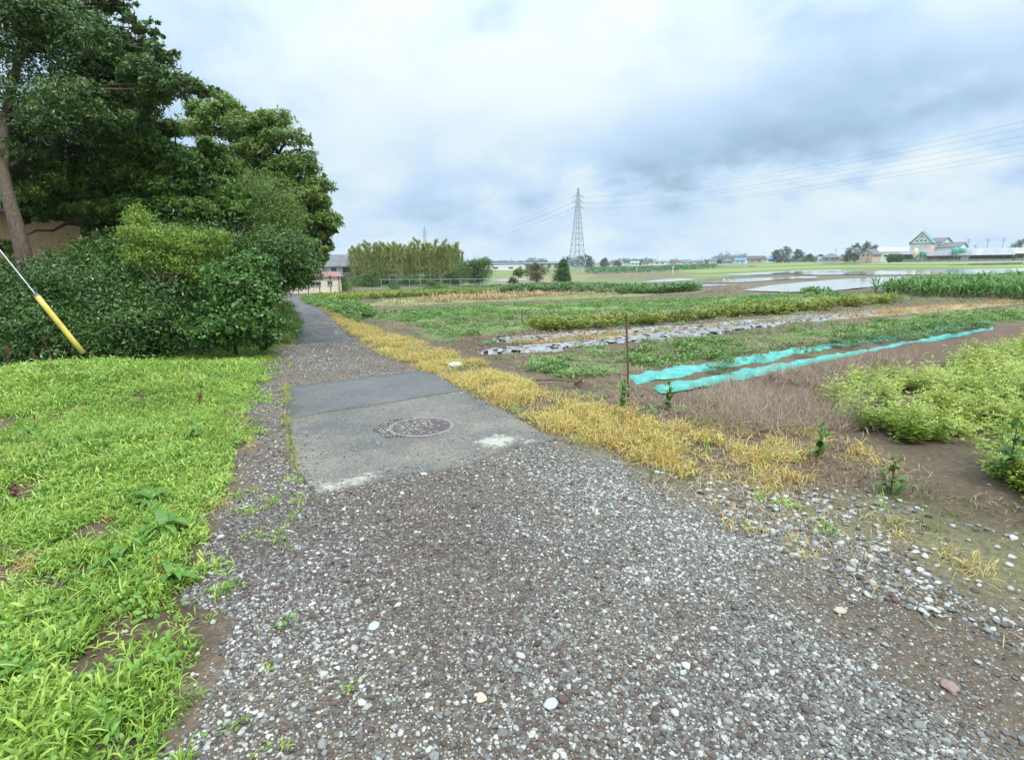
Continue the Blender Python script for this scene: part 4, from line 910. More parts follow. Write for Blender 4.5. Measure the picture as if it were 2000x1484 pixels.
# large olive tree at the back by the lane
D = 19.5
plant('broadleaf_tree', 'large rounded olive green tree standing over the lane behind the hedge', 'tree', gp(530, D, 590),
      [Lb(430, 235, D, (1.1, 1.1, .85), 1), Lb(385, 240, D, (.6, .8, .6), .35), Lb(495, 245, D, (1.1, 1.1, .8), 1), Lb(545, 300, D, (1.1, 1.1, .9), 1), Lb(470, 310, D, (1.5, 1.3, 1.1), 1.2), Lb(580, 350, D, (1.0, 1, 1.0), 1), Lb(615, 390, D, (.75, .9, .8), .8),
       Lb(630, 430, D, (.6, .8, .7), .7), Lb(560, 410, D, (1.3, 1.2, 1.1), 1.1), Lb(610, 470, D, (.7, .8, .5), .6), Lb(640, 455, D, (.35, .5, .35), .2), Lb(500, 380, D, (1.2, 1.2, 1.0), .9), Lb(445, 205, D, (.45, .5, .4), .25), Lb(625, 505, D, (.35, .4, .35), .18)],
      7500, .115, OLIVE, trunk=[gp(530, D, 590)-Vector((0, 0, .1)), pt(525, 480, D), pt(505, 380, D), pt(490, 300, D), pt(470, 235, D)], trad=.22, seed=8, twigs=2, sp=.14, bark=BARKD, cl=24, split=7)
# vine-hung tree in front of it
D = 15.5
plant('vine_draped_tree', 'drooping vine-draped tree in front of the large olive tree', 'tree', gp(480, D, 610),
      [Lb(480, 360, D, (.8, .8, .5), .9), Lb(530, 385, D, (.75, .7, .6), .8), Lb(440, 350, D, (.7, .7, .5), .7), Lb(500, 430, D, (.9, .8, .45), .8), Lb(420, 400, D, (.6, .7, .6), .6), Lb(560, 420, D, (.45, .6, .5), .4), Lb(430, 320, D, (.6, .7, .35), .5)],
      5200, .085, OLIVE, trad=.12, seed=12, twigs=8, sp=.2, droop=.9, aspect=.26, bark=BARK, cl=20)
# small round tree
D = 13.5
plant('round_tree', 'small rounded dark green tree overhanging the lane corner', 'tree', gp(545, D, 600),
      [Lb(520, 475, D, (.65, .7, .42), 1), Lb(565, 490, D, (.6, .7, .48), 1), Lb(590, 520, D, (.4, .55, .4), .7), Lb(540, 525, D, (.7, .7, .45), 1), Lb(500, 500, D, (.5, .6, .4), .6), Lb(585, 545, D, (.3, .4, .2), .3)],
      5000, .075, DARK, trad=.08, seed=14, twigs=4, sp=.2, cl=16)
for k, (px, D, tp, w_, lab) in enumerate(((20, 13.2, 505, .8, 'dark garden shrub at the foot of the leaning trunk'), (185, 13.0, 470, .65, 'dark garden shrub in front of the tan wall left of the dark trunk'), (245, 12.6, 470, .7, 'dark garden shrub between dark trunk and lime shrub'), (330, 12.8, 425, .9, 'dark garden shrub behind the lime shrub'), (420, 12.8, 440, .8, 'dark garden shrub between the lime shrub and the round tree'), (120, 13.0, 512, .6, 'low dark garden shrub below the tan wall'))):
    b0 = gp(px, D, 600); tz = pt(px, tp, D).z; h = tz-b0.z
    plant('garden_shrub', lab, 'shrub', b0, [(Vector((b0.x+.1, b0.y, b0.z+h*f)), (w_*(1.1-.5*f), w_, h*.22), 1) for f in (.35, .6, .83)], 2600, .09, DARK, trad=.05, seed=130+k, twigs=3, sp=.18, cl=16, group='garden shrubs behind the hedge', crownname='foliage')
# lime shrub
D = 10.8
plant('lime_shrub', 'bright yellow-green shrub rising above the dark hedge', 'shrub', gp(330, D, 640),
      [Lb(265, 420, D, (.2, .25, .22), .3), Lb(280, 455, D, (.36, .4, .25), .7), Lb(340, 465, D, (.45, .45, .22), .9), Lb(400, 480, D, (.4, .4, .2), .7), Lb(310, 505, D, (.55, .45, .22), 1.0), Lb(380, 520, D, (.42, .4, .2), .6), Lb(260, 490, D, (.25, .3, .15), .3), Lb(425, 460, D, (.22, .3, .12), .25)],
      3600, .055, LIME, trad=.05, seed=16, twigs=5, sp=.22, cl=16)
# dark hedge: shrubs side by side
def hedge(px, top, dep, wx, seed, label, lm=HEDG, ls=.075, per=11000, dy=.8):
    base = gp(px, dep, 640); b = base.copy(); topz = pt(px, top, dep).z; h = topz-b.z
    lobes = []; rs = random.Random(seed)
    for k in range(3):
        zc = b.z+h*(.2+.3*k); lobes.append((Vector((b.x+rs.uniform(-.15, .15), b.y+rs.uniform(-.1, .1), zc)), (wx*rs.uniform(.85, 1.1), dy, h*.24), 1.0))
    return plant('hedge_shrub', label, 'shrub', base, lobes, per*.33, ls, lm, trad=.05, seed=seed, twigs=3, sp=.16, cl=14, group='shrubs of the dark hedge', crownname='foliage')
hedge(-120, 540, 10.4, 1.4, 21, 'dark hedge shrub cut by the left edge behind the guy wire')
hedge(40, 535, 10.6, 1.0, 22, 'dark hedge shrub directly behind the yellow guy guard')
hedge(150, 500, 11.2, .9, 23, 'tallest dark hedge shrub below the tan house wall')
hedge(255, 525, 10.8, .85, 24, 'dark hedge shrub left of the lime shrub, under its edge')
hedge(340, 545, 10.6, .8, 25, 'dark hedge shrub straight below the lime shrub', per=4500)
hedge(250, 575, 10.2, .8, 26, 'low dark hedge shrub behind the arching grass stalks', per=4500)
hedge(90, 590, 10.0, .9, 27, 'low dark hedge shrub at the foot of the guy guard', per=4500)
# glossy clipped hedge end
bb = gp(455, 10.6, 640)
def blk(px, py, dep, r, n): return Lb(px, py, dep, r, n)
plant('glossy_hedge_bush', 'broad glossy-leaved bush forming the clipped hedge end beside the lane', 'shrub', bb,
      [Lb(440, 630, 10.2, (.55, .5, .38), 1), Lb(500, 625, 10.3, (.42, .5, .42), 1), Lb(470, 570, 10.4, (.52, .55, .4), 1.1), Lb(505, 575, 10.5, (.32, .5, .45), .9), Lb(490, 520, 10.6, (.34, .4, .3), .8), Lb(440, 540, 10.6, (.4, .4, .3), .6), Lb(398, 645, 10.1, (.3, .3, .25), .5), Lb(520, 650, 10.6, (.18, .4, .25), .4)],
      3600, .082, IVY, trad=.04, seed=30, twigs=3, sp=.15, cl=14, aspect=.6, updir=.2, crownname='foliage')
for k, (px, dep, h, sx) in enumerate(((532, 12.4, 1.9, .6), (545, 14.6, 1.8, .6), (553, 17.0, 1.8, .7), (556, 20, 1.7, .8), (553, 24, 1.7, .9))):
    b0 = gp(px-40, dep, 620); lab = ['hedge bush second from the corner along the lane', 'hedge bush third along the lane in shade', 'hedge bush fourth along the lane under the large tree', 'hedge bush fifth along the lane', 'last hedge bush before the lane bends away'][k]
    plant('lane_hedge_bush', lab, 'shrub', b0, [(b0+Vector((-.1, 0, h*.25)), (sx, 1.2, h*.3), 1), (b0+Vector((-.15, 0, h*.7)), (sx*.95, 1.15, h*.32), 1)], 3200, .09, DARK if k else IVY, trad=.04, seed=40+k, twigs=2, sp=.15, group='hedge bushes lining the lane', crownname='foliage')
# filler trees deeper in the garden
D = 25
plant('garden_tree', 'dark tree deep in the garden behind the tan house', 'tree', gp(300, D, 580), [Lb(300, 380, D, (2.2, 1.5, 2.0), 1), Lb(200, 420, D+3, (2.0, 1.5, 1.6), .8), Lb(400, 430, D, (2.2, 1.5, 1.8), 1), Lb(460, 500, D-2, (1.8, 1.2, 1.4), .9), Lb(380, 540, D-6, (2.2, 1, 1.2), .9), Lb(470, 560, D-8, (1.2, 1, 1.0), .7)], 3000, .16, DARK, trad=.2, seed=50, twigs=3)

# tan house behind the trees
def house(name, label, base, rz, w, dep, eave, ridge, wallm, roofm, over=.5, windows=(), gable='x', parent_group=None, cat='house', winm=None, door=None, thick=.15, hip=False):
    r = empty(name, base, rz, label=label, cat=cat, group=parent_group)
    b = MB()
    if hip: b.box((0, 0, eave/2-.5), (w, dep, eave+1))
    else: b.prism([(-w/2, -1), (w/2, -1), (w/2, eave), (0, ridge), (-w/2, eave)], -dep/2, dep/2) if gable == 'y' else b.add(*prism_x(w, dep, eave, ridge))
    b.build('wall', wallm, r)
    rb = MB(); o = over
    if hip:
        V = [(-w/2-o, -dep/2-o, eave), (w/2+o, -dep/2-o, eave), (w/2+o, dep/2+o, eave), (-w/2-o, dep/2+o, eave)]
        hx = max(0, w/2-dep/2) if w > dep else 0
        T = [(-hx, 0, ridge), (hx, 0, ridge)]; V2 = [(x, y, z-thick) for x, y, z in V]
        rb.add(V+T+V2, [(0, 1, 5, 4), (1, 2, 5), (2, 3, 4, 5), (3, 0, 4), (0, 6, 7, 1), (1, 7, 8, 2), (2, 8, 9, 3), (3, 9, 6, 0), (6, 9, 8, 7)])
    elif gable == 'y':
        s = (ridge-eave)/(w/2); ex = w/2+o; ez = eave-s*o
        rb.prism([(-ex, ez), (0, ridge), (ex, ez), (ex, ez+thick), (0, ridge+thick*1.3), (-ex, ez+thick)], -dep/2-o, dep/2+o)
    else:
        s = (ridge-eave)/(dep/2); ey = dep/2+o; ez = eave-s*o
        P = [(-ey, ez), (0, ridge), (ey, ez), (ey, ez+thick), (0, ridge+thick*1.3), (-ey, ez+thick)]; n = 6; x0, x1 = -w/2-o, w/2+o
        V = [(x0, y, z) for y, z in P]+[(x1, y, z) for y, z in P]
        rb.add(V, [tuple(range(n)), tuple(range(2*n-1, n-1, -1))]+[(i, i+n, (i+1) % n+n, (i+1) % n) for i in range(n)])
    rb.build('roof', roofm, r)
    for (fx, cx_, cz, ww, wh) in windows:       # face: 'f' front (-y), 'l' -x, 'r' +x
        fr = MB(); pn = MB(); t = .06
        def bx(B, c, d):
            if fx == 'f': B.box((c[0], -dep/2-c[1], c[2]), d)
            else:
                sgn = -1 if fx == 'l' else 1; B.box((sgn*(w/2+c[1]), c[0], c[2]), (d[1], d[0], d[2]))
        for dx in (-ww/2, ww/2): bx(fr, (cx_+dx, .03, cz), (t, .1, wh+t))
        for dz in (-wh/2, wh/2): bx(fr, (cx_, .035, cz+dz), (ww+t, .11, t))
        bx(fr, (cx_, .028, cz), (t*.7, .07, wh))
        wo = fr.build('window', winm or mat('window_frame', (.5, .5, .5), .5), r); bx(pn, (cx_, .005, cz), (ww, .03, wh)); pn.build('pane', mat('dark_glass', (.05, .06, .07), .15, .1), wo)
    return r
def prism_x(w, dep, eave, ridge):
    P = [(-dep/2, -1), (dep/2, -1), (dep/2, eave), (0, ridge), (-dep/2, eave)]; n = 5
    V = [(-w/2, y, z) for y, z in P]+[(w/2, y, z) for y, z in P]
    return V, [tuple(range(n)), tuple(range(2*n-1, n-1, -1))]+[(i, i+n, (i+1) % n+n, (i+1) % n) for i in range(n)]
TANW = mat('tan_siding', (.52, .36, .20), .8, .12, 2, stretch=(14, 14, .4), bump=.3, bscale=6)
GREYR = mat('grey_roof', (.13, .13, .14), .6, .25, 1.2, bump=.3, bscale=8); WHITEW = mat('white_wall', (.78, .78, .75), .8, .12, 1.5)
CREAM = mat('cream_wall', (.74, .66, .50), .8, .12, 1.5); PINKR = mat('pink_roof', (.27, .12, .115), .6, .25, 2.0); BROWNT = mat('brown_timber', (.12, .07, .05), .8, .3, 4)
hb = gp(110, 19.5, 560); az_ = math.atan2(hb.x, hb.y)
house('tan_house', 'tan sided house half hidden behind the trees at the left', hb, -az_*.75, 9.5, 6, 4.0, 5.6, TANW, GREYR, .6, [('f', -1.9, 3.0, .6, 1.1), ('f', 2.6, 3.0, 1.4, 1.0)], winm=mat('grey_frame', (.16, .17, .19), .5))

# shed at the bend and the house behind it
sb = at(612, 572); dS = sb.y; k_ = dS/F*1.03
shed_r = .68
sh = house('shed', 'low cream shed with a faded red roof where the lane bends', gp(613, dS, 572), shed_r, 88*k_, 3.2, 30*k_, 37*k_, CREAM, PINKR, .25, [('f', -.3, 17*k_, 20*k_, 8*k_), ('f', 22*k_, 18*k_, 9*k_, 8*k_)], thick=.06, winm=mat('aluminium', (.5, .5, .5), .4))
for xx in (-.42, -.22, .02, .26, .45): MB().box((xx*88*k_, -1.63, 15*k_), (.07, .05, 31*k_)).build('timber', BROWNT, sh)
dH = 105; k_ = dH/F
h2 = house('farmhouse', 'two storey white farmhouse with grey tile roof behind the cream shed', gp(662, dH, 555), .42, 5.4, 6, 39*k_*.97, 55*k_, WHITEW, GREYR, .7, [('f', 1.2, 3.0, 1.4, 1.3), ('f', -1.1, 3.1, .9, .9)], thick=.25)
b = MB(); b.prism([(-5.2, 3.0), (-2.9, 3.7), (-2.9, 3.9), (-5.2, 3.2)], -4.4, 3); b.build('side_roof', GREYR, h2)
b = MB(); b.box((-4.0, -1.0, 1.2), (2.2, 5.0, 4.0)); b.build('side_wing', WHITEW, h2)
b = MB(); b.prism([(-3, 2.0), (4, 2.0), (4, 2.2), (-3, 2.2)], -4.6, -3.1); b.build('porch_roof', GREYR, h2)
h3 = house('storehouse', 'grey roofed wing seen through the bamboo beside the white farmhouse', gp(735, 116, 555), -.1, 11, 6, 3.6, 5.4, WHITEW, mat('brown_roof', (.17, .13, .115), .7), .6, [('f', 2.0, 2.0, 1.5, 1.1), ('f', -3, 2.0, 1.5, 1.1)], thick=.25)

# ------------------------------------------------------------------ bamboo grove
BAM = leafmat('bamboo_leaf', [(0.117, 0.168, 0.028), (0.221, 0.276, 0.05), (0.338, 0.36, 0.088), (0.468, 0.396, 0.154)], trans=.3, patch=.6, pscale=.25)
CULM = mat('bamboo_culm', (.44, .44, .24), .5, scale=1.2, col2=(.30, .25, .13))
bproto = []
for i in range(5):
    rs = np.random.default_rng(60+i); h = 7.4+.3*i; r = empty('bamboo', (0, 0, 0), label='tall thin bamboo with pale culm and yellow-green feathery top', cat='bamboo', group='bamboos of the grove')
    lx, ly = rs.normal(0, .35, 2); pts_ = [Vector((lx*(u**2), ly*(u**2), h*u-.2)) for u in np.linspace(0, 1, 7)]; pts_[-1] += Vector((lx*.6+rs.normal(0, .4), ly*.3+rs.normal(0, .4), -.35))
    MB().tube(pts_, [.06, .058, .054, .045, .035, .02, .008], 6).build('culm', CULM, r)
    n = 50; u = .33+.67*rs.random(n)**.8; C = []
    for uu in u:
        k = int(min(5, uu*6)); p = pts_[k].lerp(pts_[k+1], uu*6-k); a = rs.random()*6.28; ll = rs.uniform(.25, 1.5)*(1.2-uu*.75)
        for s in range(22):
            f = rs.random(); C.append((p.x+math.cos(a)*ll*f+rs.normal(0, .08), p.y+math.sin(a)*ll*f+rs.normal(0, .08), p.z+.25*f-.5*f*f+rs.normal(0, .1)))
    C = np.array(C); V, Fc = leaf_cloud(C, np.zeros_like(C)+[0, 0, .3], .24, rs, .30)
    link('foliage', npmesh('foliage', V, Fc), r, BAM); bproto.append(r)
spots = []
rb_ = random.Random(5)
for i in range(150):
    u = (i+rb_.random())/150; px = 682+u*222; dep = 96+rb_.uniform(-1, 12)+ (4 if u < .3 else 0); spots.append((px, dep, rb_.uniform(.86, 1.04)*(1.0 if .05 < u < .93 else .85)))
for i, (px, dep, s) in enumerate(spots):
    o = bproto[i] if i < 5 else copy_tree(bproto[i % 5]); p = gp(px, dep, 555); o.location = p; o.scale = (s, s, s); o.rotation_euler = (0, 0, rb_.random()*6.28)

# understorey at the grove, dark tree, small trees
def simple_tree(name, label, px, dep, wpx, toppx, lm, cat='tree', seed=1, low=.12, ls=None, per=1500, group=None, trad=None, nl=9, basepy=550, bark=None, flat=1.0):
    k_ = dep/F; base = gp(px, dep, basepy); rs = random.Random(seed); top = pt(px, toppx, dep).z; h = top-base.z; w = wpx*k_/2; lobes = []
    for i in range(nl):
        u = i/max(1, nl-1); zc = base.z+h*(low+.12+(.86-low-.12)*u)*1.0; wr = w*(.62+.38*math.sin(math.pi*min(1, u*.95+.1)))*(1-.30*u)*.95
        a = i*2.4+rs.random(); rr = wr*(.30+.35*rs.random())
        lobes.append((Vector((base.x+math.cos(a)*rr+(rs.uniform(-.25, .25)*w), base.y+math.sin(a)*rr*.5, zc)), (wr*.72, wr*.7, max(h*.17, wr*.45)*flat), 1))
    return plant(name, label, cat, base, lobes, per/nl*2.6, ls or max(.12, dep*2.6/F), lm, trad=trad or max(.04, h*.025), seed=seed, twigs=2, group=group, bark=bark or BARKD, cl=16, sp=.22, ro=.3, inner=.5)
simple_tree('understorey_bush', 'dark bush at the left foot of the bamboo grove', 725, 93, 70, 528, DARK, 'shrub', 71, low=0, per=1600)
simple_tree('understorey_bush', 'dark bush under the middle of the bamboo grove', 800, 94, 60, 540, DARK, 'shrub', 72, low=0, per=1200)
simple_tree('understorey_bush', 'dark bush under the right end of the bamboo grove', 880, 95, 60, 532, DARK, 'shrub', 73, low=0, per=1200)
for k, (px, lab) in enumerate(((760, 'low dark undergrowth left of the grove middle'), (838, 'low dark undergrowth right of the grove middle'), (700, 'low undergrowth at the far left of the grove'))): simple_tree('undergrowth', lab, px, 97, 50, 540, DARK, 'shrub', 170+k, low=0, per=900)
for k, px in enumerate((750, 800, 850, 895)): simple_tree('undergrowth', ['dark undergrowth behind the bamboo culms at the left', 'dark undergrowth behind the bamboo culms left of centre', 'dark undergrowth behind the bamboo culms right of centre', 'dark undergrowth behind the bamboo culms at the right'][k], px, 113, 76, 524, DARK, 'shrub', 180+k, low=0, per=1300)
simple_tree('broad_tree', 'dark spreading tree at the right end of the bamboo grove', 928, 92, 88, 503, DARK, 'tree', 74, low=.15, per=4200, nl=9)
simple_tree('hedge_clump', 'low green bushes in front of the cream shed', 665, 62, 60, 540, MIDG, 'shrub', 75, low=0, per=1500, basepy=570)
simple_tree('small_tree', 'small umbrella-shaped tree left of the brownish tree', 1012, 108, 26, 522, MIDG, 'tree', 76, low=.4, per=700)
simple_tree('brownish_tree', 'thin olive brown tree between two green trees in mid field', 1048, 108, 52, 512, leafmat('rust_leaf', [(.10, .09, .03), (.17, .16, .05), (.2, .22, .07)], trans=.25), 'tree', 77, low=.12, per=1700)
simple_tree('dark_bush', 'rounded vivid green bush just left of the pylon foot', 1098, 104, 46, 506, leafmat('vivid_leaf', [(.03, .09, .02), (.06, .15, .03), (.1, .22, .05)], trans=.25), 'shrub', 78, low=0, per=2600, nl=8)
simple_tree('low_bush', 'low dark bush beside the small umbrella-shaped tree', 1002, 106, 22, 541, DARK, 'shrub', 79, low=0, per=400)

# pipe trellis
tr = empty('pipe_trellis', at(745, 572), label='silver pipe trellis frame with climbing beans in front of the bamboo', cat='trellis')
PIPE = mat('galvanised', (.5, .52, .54), .35, .1, 5, metal=.6)
bx0 = tr.location
PXS = [745, 772, 800, 822, 862, 880, 900, 928, 946, 970]; tops = []
for i, px in enumerate(PXS):
    dep = at(px, 570-4*(i/9)).y*(1+.04*(i % 2)); p = gp(px, dep, 560); tp = Vector((p.x, p.y, pt(px, 546-1.2*i/9, dep).z)); tops.append((p, tp))
    MB().tube([p-bx0-Vector((0, 0, .05)), tp-bx0+Vector((0, 0, .12))], .03, 6).build('post', PIPE, tr)
for z in (1.0, .48):
    bb = MB()
    for (p, tp), (p2, tp2) in zip(tops[:-1], tops[1:]): bb.tube([p.lerp(tp, z)-bx0, p2.lerp(tp2, z)-bx0], .026, 6)
    bb.build('rail', PIPE, tr)
simple_tree('bean_vines', 'climbing bean leaves on the middle of the pipe trellis', 855, 54, 60, 548, MIDG, 'vines', 81, low=0, per=900, basepy=566, nl=5, ls=.12)
simple_tree('bean_vines', 'bean leaves at the left end of the pipe trellis', 772, 55, 40, 552, MIDG, 'vines', 82, low=0, per=500, basepy=566, nl=5, ls=.12)

# ------------------------------------------------------------------ pylons and wires
STEEL = mat('lattice_steel', (.30, .35, .40), .5, .1, 3)
def pylon(label, base, rz, H, ws=5.1):
    r = empty('lattice_pylon', base, rz, label=label, cat='pylon', group='power line pylons')
    lv = [0, .065, .15, .235, .315, .39, .46, .525, .585, .64, .69, .735, .775, .82, .865, .91, .955, 1.0]
    def half(u): return ws*(1-u/.775)*1.0+.95*(u/.775) if u < .775 else .95+(.18-.95)*max(0, (u-.865)/.135)
    cs = [(-1, -1), (1, -1), (1, 1), (-1, 1)]
    for cx_, cy_ in cs:
        MB().tube([(cx_*half(u), cy_*half(u), u*H) for u in lv], [.22*(1-.5*u) for u in lv], 4).build('leg', STEEL, r)
    br = MB()
    for i in range(len(lv)-1):
        u0, u1 = lv[i], lv[i+1]; a, b_ = half(u0), half(u1)
        for k in range(4):
            c0 = cs[k]; c1 = cs[(k+1) % 4]; P = lambda c, h_, u: Vector((c[0]*h_, c[1]*h_, u*H))
            w_ = .12-.06*u0
            br.tube([P(c0, a, u0), P(c1, b_, u1)], w_, 3, False); br.tube([P(c1, a, u0), P(c0, b_, u1)], w_, 3, False); br.tube([P(c0, b_, u1), P(c1, b_, u1)], w_, 3, False)
    o = br.build('bracing', STEEL, r); o['kind'] = 'stuff'
    arms = []
    for (u, hw) in ((.905, 3.6), (.835, 4.1), (.77, 3.6)):
        am = MB(); z = u*H; h_ = half(u)
        for s in (-1, 1):
            tip = Vector((s*hw, 0, z))
            for yy in (-h_, h_):
                am.tube([(s*h_*.6, yy, z), tip], .09, 4); am.tube([(s*h_*.6, yy, z+.05*H*.6), tip], .07, 4)
            am.tube([tip, tip-Vector((0, 0, .9))], .12, 5)
        am.build('crossarm', STEEL, r); arms.append((z-.5, hw))
    MB().box((0, 0, H), (2.0, .25, .25)).build('peak_arm', STEEL, r)
    return r, arms
P2 = gp(1127, 318, 520); P1 = gp(832, 640, 520); P3 = P2+(P2-P1)*.95; dl = (P2-P1); rzl = math.atan2(dl.y, dl.x)+math.pi/2
p2, arms = pylon('nearest tall steel lattice pylon standing right of the bush', P2, rzl, 45.5, 3.8)
p1, _ = pylon('small distant lattice pylon rising behind the bamboo grove', P1, rzl, 47.5, 4.0)
perp = Vector((math.cos(rzl), math.sin(rzl), 0)); P3.z = 0
WIRE = mat('power_wire', (.20, .24, .28), .6)
def cat_(a, b, sag, n=26): return [a.lerp(b, i/n)-Vector((0, 0, 4*sag*(i/n)*(1-i/n))) for i in range(n+1)]
lvl = ['top', 'middle', 'bottom']
for i, (z, hw) in enumerate(arms):
    for s in (-1, 1):
        A = P2+perp*s*hw+Vector((0, 0, z)); B = P1+perp*s*hw+Vector((0, 0, z)); Cc = P3+perp*s*hw+Vector((0, 0, z+1.0))
        side = 'nearer' if s*perp.x > 0 else 'farther'
        o = MB().tube(cat_(A, B, 11), .035, 4, False).build('power_line', WIRE); tag(o, f'{lvl[i]} conductor on the {side} side sagging left from the tall pylon to the distant one', 'power line', 'overhead conductors')
        o = MB().tube(cat_(A, Cc, 9, 50), .027, 4, False).build('power_line', WIRE); tag(o, f'{lvl[i]} conductor on the {side} side rising from the tall pylon to the right edge', 'power line', 'overhead conductors')

# ------------------------------------------------------------------ elevated road
er = empty('viaduct', gp(1010, 400, 525), label='long flat elevated road behind the trees left of the pylon', cat='viaduct')
e0 = er.location; CON = mat('pale_concrete', (.48, .50, .52), .8, .1, .5); CDK = mat('dark_girder', (.10, .12, .14), .8)
a = pt(905, 515, 380); b_ = pt(1105, 514, 470); dv = (b_-a).normalized(); rz_ = math.atan2(dv.y, dv.x); L_ = (b_-a).length; mid = (a+b_)/2-e0
MB().box(mid, (L_, 6, .7), rz_).build('deck', CON, er); MB().box(mid-Vector((0, 0, .95)), (L_, 4.8, 1.1), rz_).build('girder', CDK, er)
MB().box(mid+Vector((0, 0, .75)), (L_, .2, .5), rz_).build('parapet', CDK, er)
for i in range(13):
    p = a.lerp(b_, (i+.5)/13); zg = gz(p.x, p.y); h = p.z-1.3-zg
    MB().box(Vector((p.x, p.y, zg+h/2))-e0, (.9, 3, h), rz_).build('pier', CON, er)
house('warehouse', 'long pale low building under the elevated road', gp(985, 360, 525), .1, 26, 8, 2.6, 3.0, WHITEW, CON, .2, [('f', -6, 1.4, 3, 1), ('f', 4, 1.4, 3, 1)], cat='building')

# ------------------------------------------------------------------ village and far trees
FARG = leafmat('far_leaf', [(0.046, 0.081, 0.027), (0.065, 0.109, 0.032), (0.098, 0.149, 0.041)], trans=.1, patch=.7, pscale=.06)
WCOL = [WHITEW, CREAM, mat('grey_wall', (.40, .40, .40), .8), mat('beige_wall', (.50, .44, .36), .8)]
RCOL = [GREYR, mat('blue_roof', (.08, .20, .45), .5), mat('dark_brown_roof', (.12, .08, .07), .7), mat('slate_roof', (.20, .21, .24), .6), mat('green_roof', (.20, .36, .32), .6)]
vil = [ # px, dist, width px, eave px, ridge px, wall, roof, label
 (1152, 600, 14, 6, 9, 2, 3, 'small grey house partly behind trees right of the pylon'), (1190, 640, 16, 4, 7, 0, 2, 'low white house left of the blocky white house'), (1212, 660, 10, 5, 8, 1, 3, 'narrow cream house in the far row'),
 (1240, 640, 16, 5, 8, 0, 4, 'greenish roofed house in the far row'), (1262, 620, 15, 6, 9, 1, 2, 'brown roofed house left of the white flat-fronted house'), (1289, 600, 24, 7, 9, 0, 3, 'widest white house with flat front in the far village'),
 (1316, 640, 14, 6, 10, 3, 2, 'beige house with dark brown roof'), (1341, 600, 28, 5, 10, 0, 0, 'broad white house with grey hipped roof'), (1368, 640, 14, 6, 9, 3, 3, 'small beige house between two grey roofs'),
 (1392, 560, 12, 7, 10, 0, 0, 'small white gabled house left of the blue roofs'), (1420, 560, 20, 5, 9, 2, 0, 'grey house left of the blue tarpaulin roof'), (1447, 520, 20, 6, 10, 0, 1, 'white house with the blue roof in the far village'),
 (1476, 520, 26, 8, 13, 3, 2, 'large brown two-tier roofed house'), (1506, 500, 18, 7, 12, 0, 1, 'house with the bright blue roof left of the trees'), (1530, 480, 22, 6, 12, 2, 3, 'grey roofed house below the far trees'),
 (1557, 470, 18, 4, 8, 2, 0, 'low grey shed roof beside the tree clump'), (1622, 380, 26, 8, 16, 2, 0, 'dark tiled farmhouse left of the tall tree clump'), (1645, 370, 14, 5, 9, 3, 2, 'small brown outbuilding beside the dark tiled farmhouse'),
 (1604, 400, 14, 5, 9, 0, 3, 'small pale outbuilding left of the dark tiled farmhouse')]
for i, (px, dd, wp, ep, rp_, wi, ri, lab) in enumerate(vil):
    k_ = dd/F; p = gp(px, dd, 515); w = wp*k_
    house('village_house', lab, p, random.uniform(-.35, .35)-math.atan2(p.x, p.y), w, min(w*.8, 8), ep*k_, rp_*k_, WCOL[wi], RCOL[ri], .6, [('f', -w*.22, ep*k_*.6, w*.2, ep*k_*.3), ('f', w*.22, ep*k_*.6, w*.2, ep*k_*.3)], parent_group='houses of the far village', hip=(i % 3 == 1), thick=.35)
ft = [(1138, 480, 36, 497, 'far round tree directly behind the pylon foot'), (1152, 500, 28, 500, 'far tree at the right leg of the pylon'), (1178, 520, 20, 505, 'low far tree right of the pylon trees'), (1183, 600, 16, 503, 'small far tree with a rounded top before the far row'),
      (1206, 620, 22, 509, 'low dark tree in front of the grey far house'), (1252, 700, 18, 509, 'low tree between two far houses'), (1330, 700, 12, 508, 'small tree behind the far houses'), (1375, 700, 16, 507, 'small tree beside the white gabled house'), (1405, 620, 20, 507, 'tree behind the grey house'),
      (1516, 470, 26, 487, 'left tree of the far clump over the blue roof'), (1533, 460, 34, 481, 'tallest tree of the far clump over the blue roof'), (1556, 470, 28, 486, 'right tree of the far clump over the blue roof'), (1580, 450, 30, 496, 'low bush line right of the far clump'), (1603, 440, 22, 497, 'low tree left of the tiled farmhouse'),
      (1667, 330, 34, 474, 'left part tree of the tall dark clump by the tan house'), (1688, 325, 34, 471, 'tallest tree beside the tan gabled house'), (1702, 335, 28, 478, 'tree directly behind the tan gabled house'), (1655, 330, 20, 487, 'low tree at the left of the tall clump'),
      (1985, 300, 44, 466, 'large dark tree behind the barn roofs at the right edge'), (2020, 300, 50, 470, 'dark tree cut by the right edge'), (1970, 262, 26, 489, 'dark bush in front of the right end of the barn'), (1725, 300, 14, 500, 'small bush between tan house and round hedge')]
for i, (px, dd, wp, tp, lab) in enumerate(ft):
    simple_tree('far_tree', lab, px, dd, wp, tp, FARG, 'tree', 200+i, low=0, per=1100 if wp > 25 else 700, group='far trees', nl=9, basepy=512, ls=dd*1.9/F)
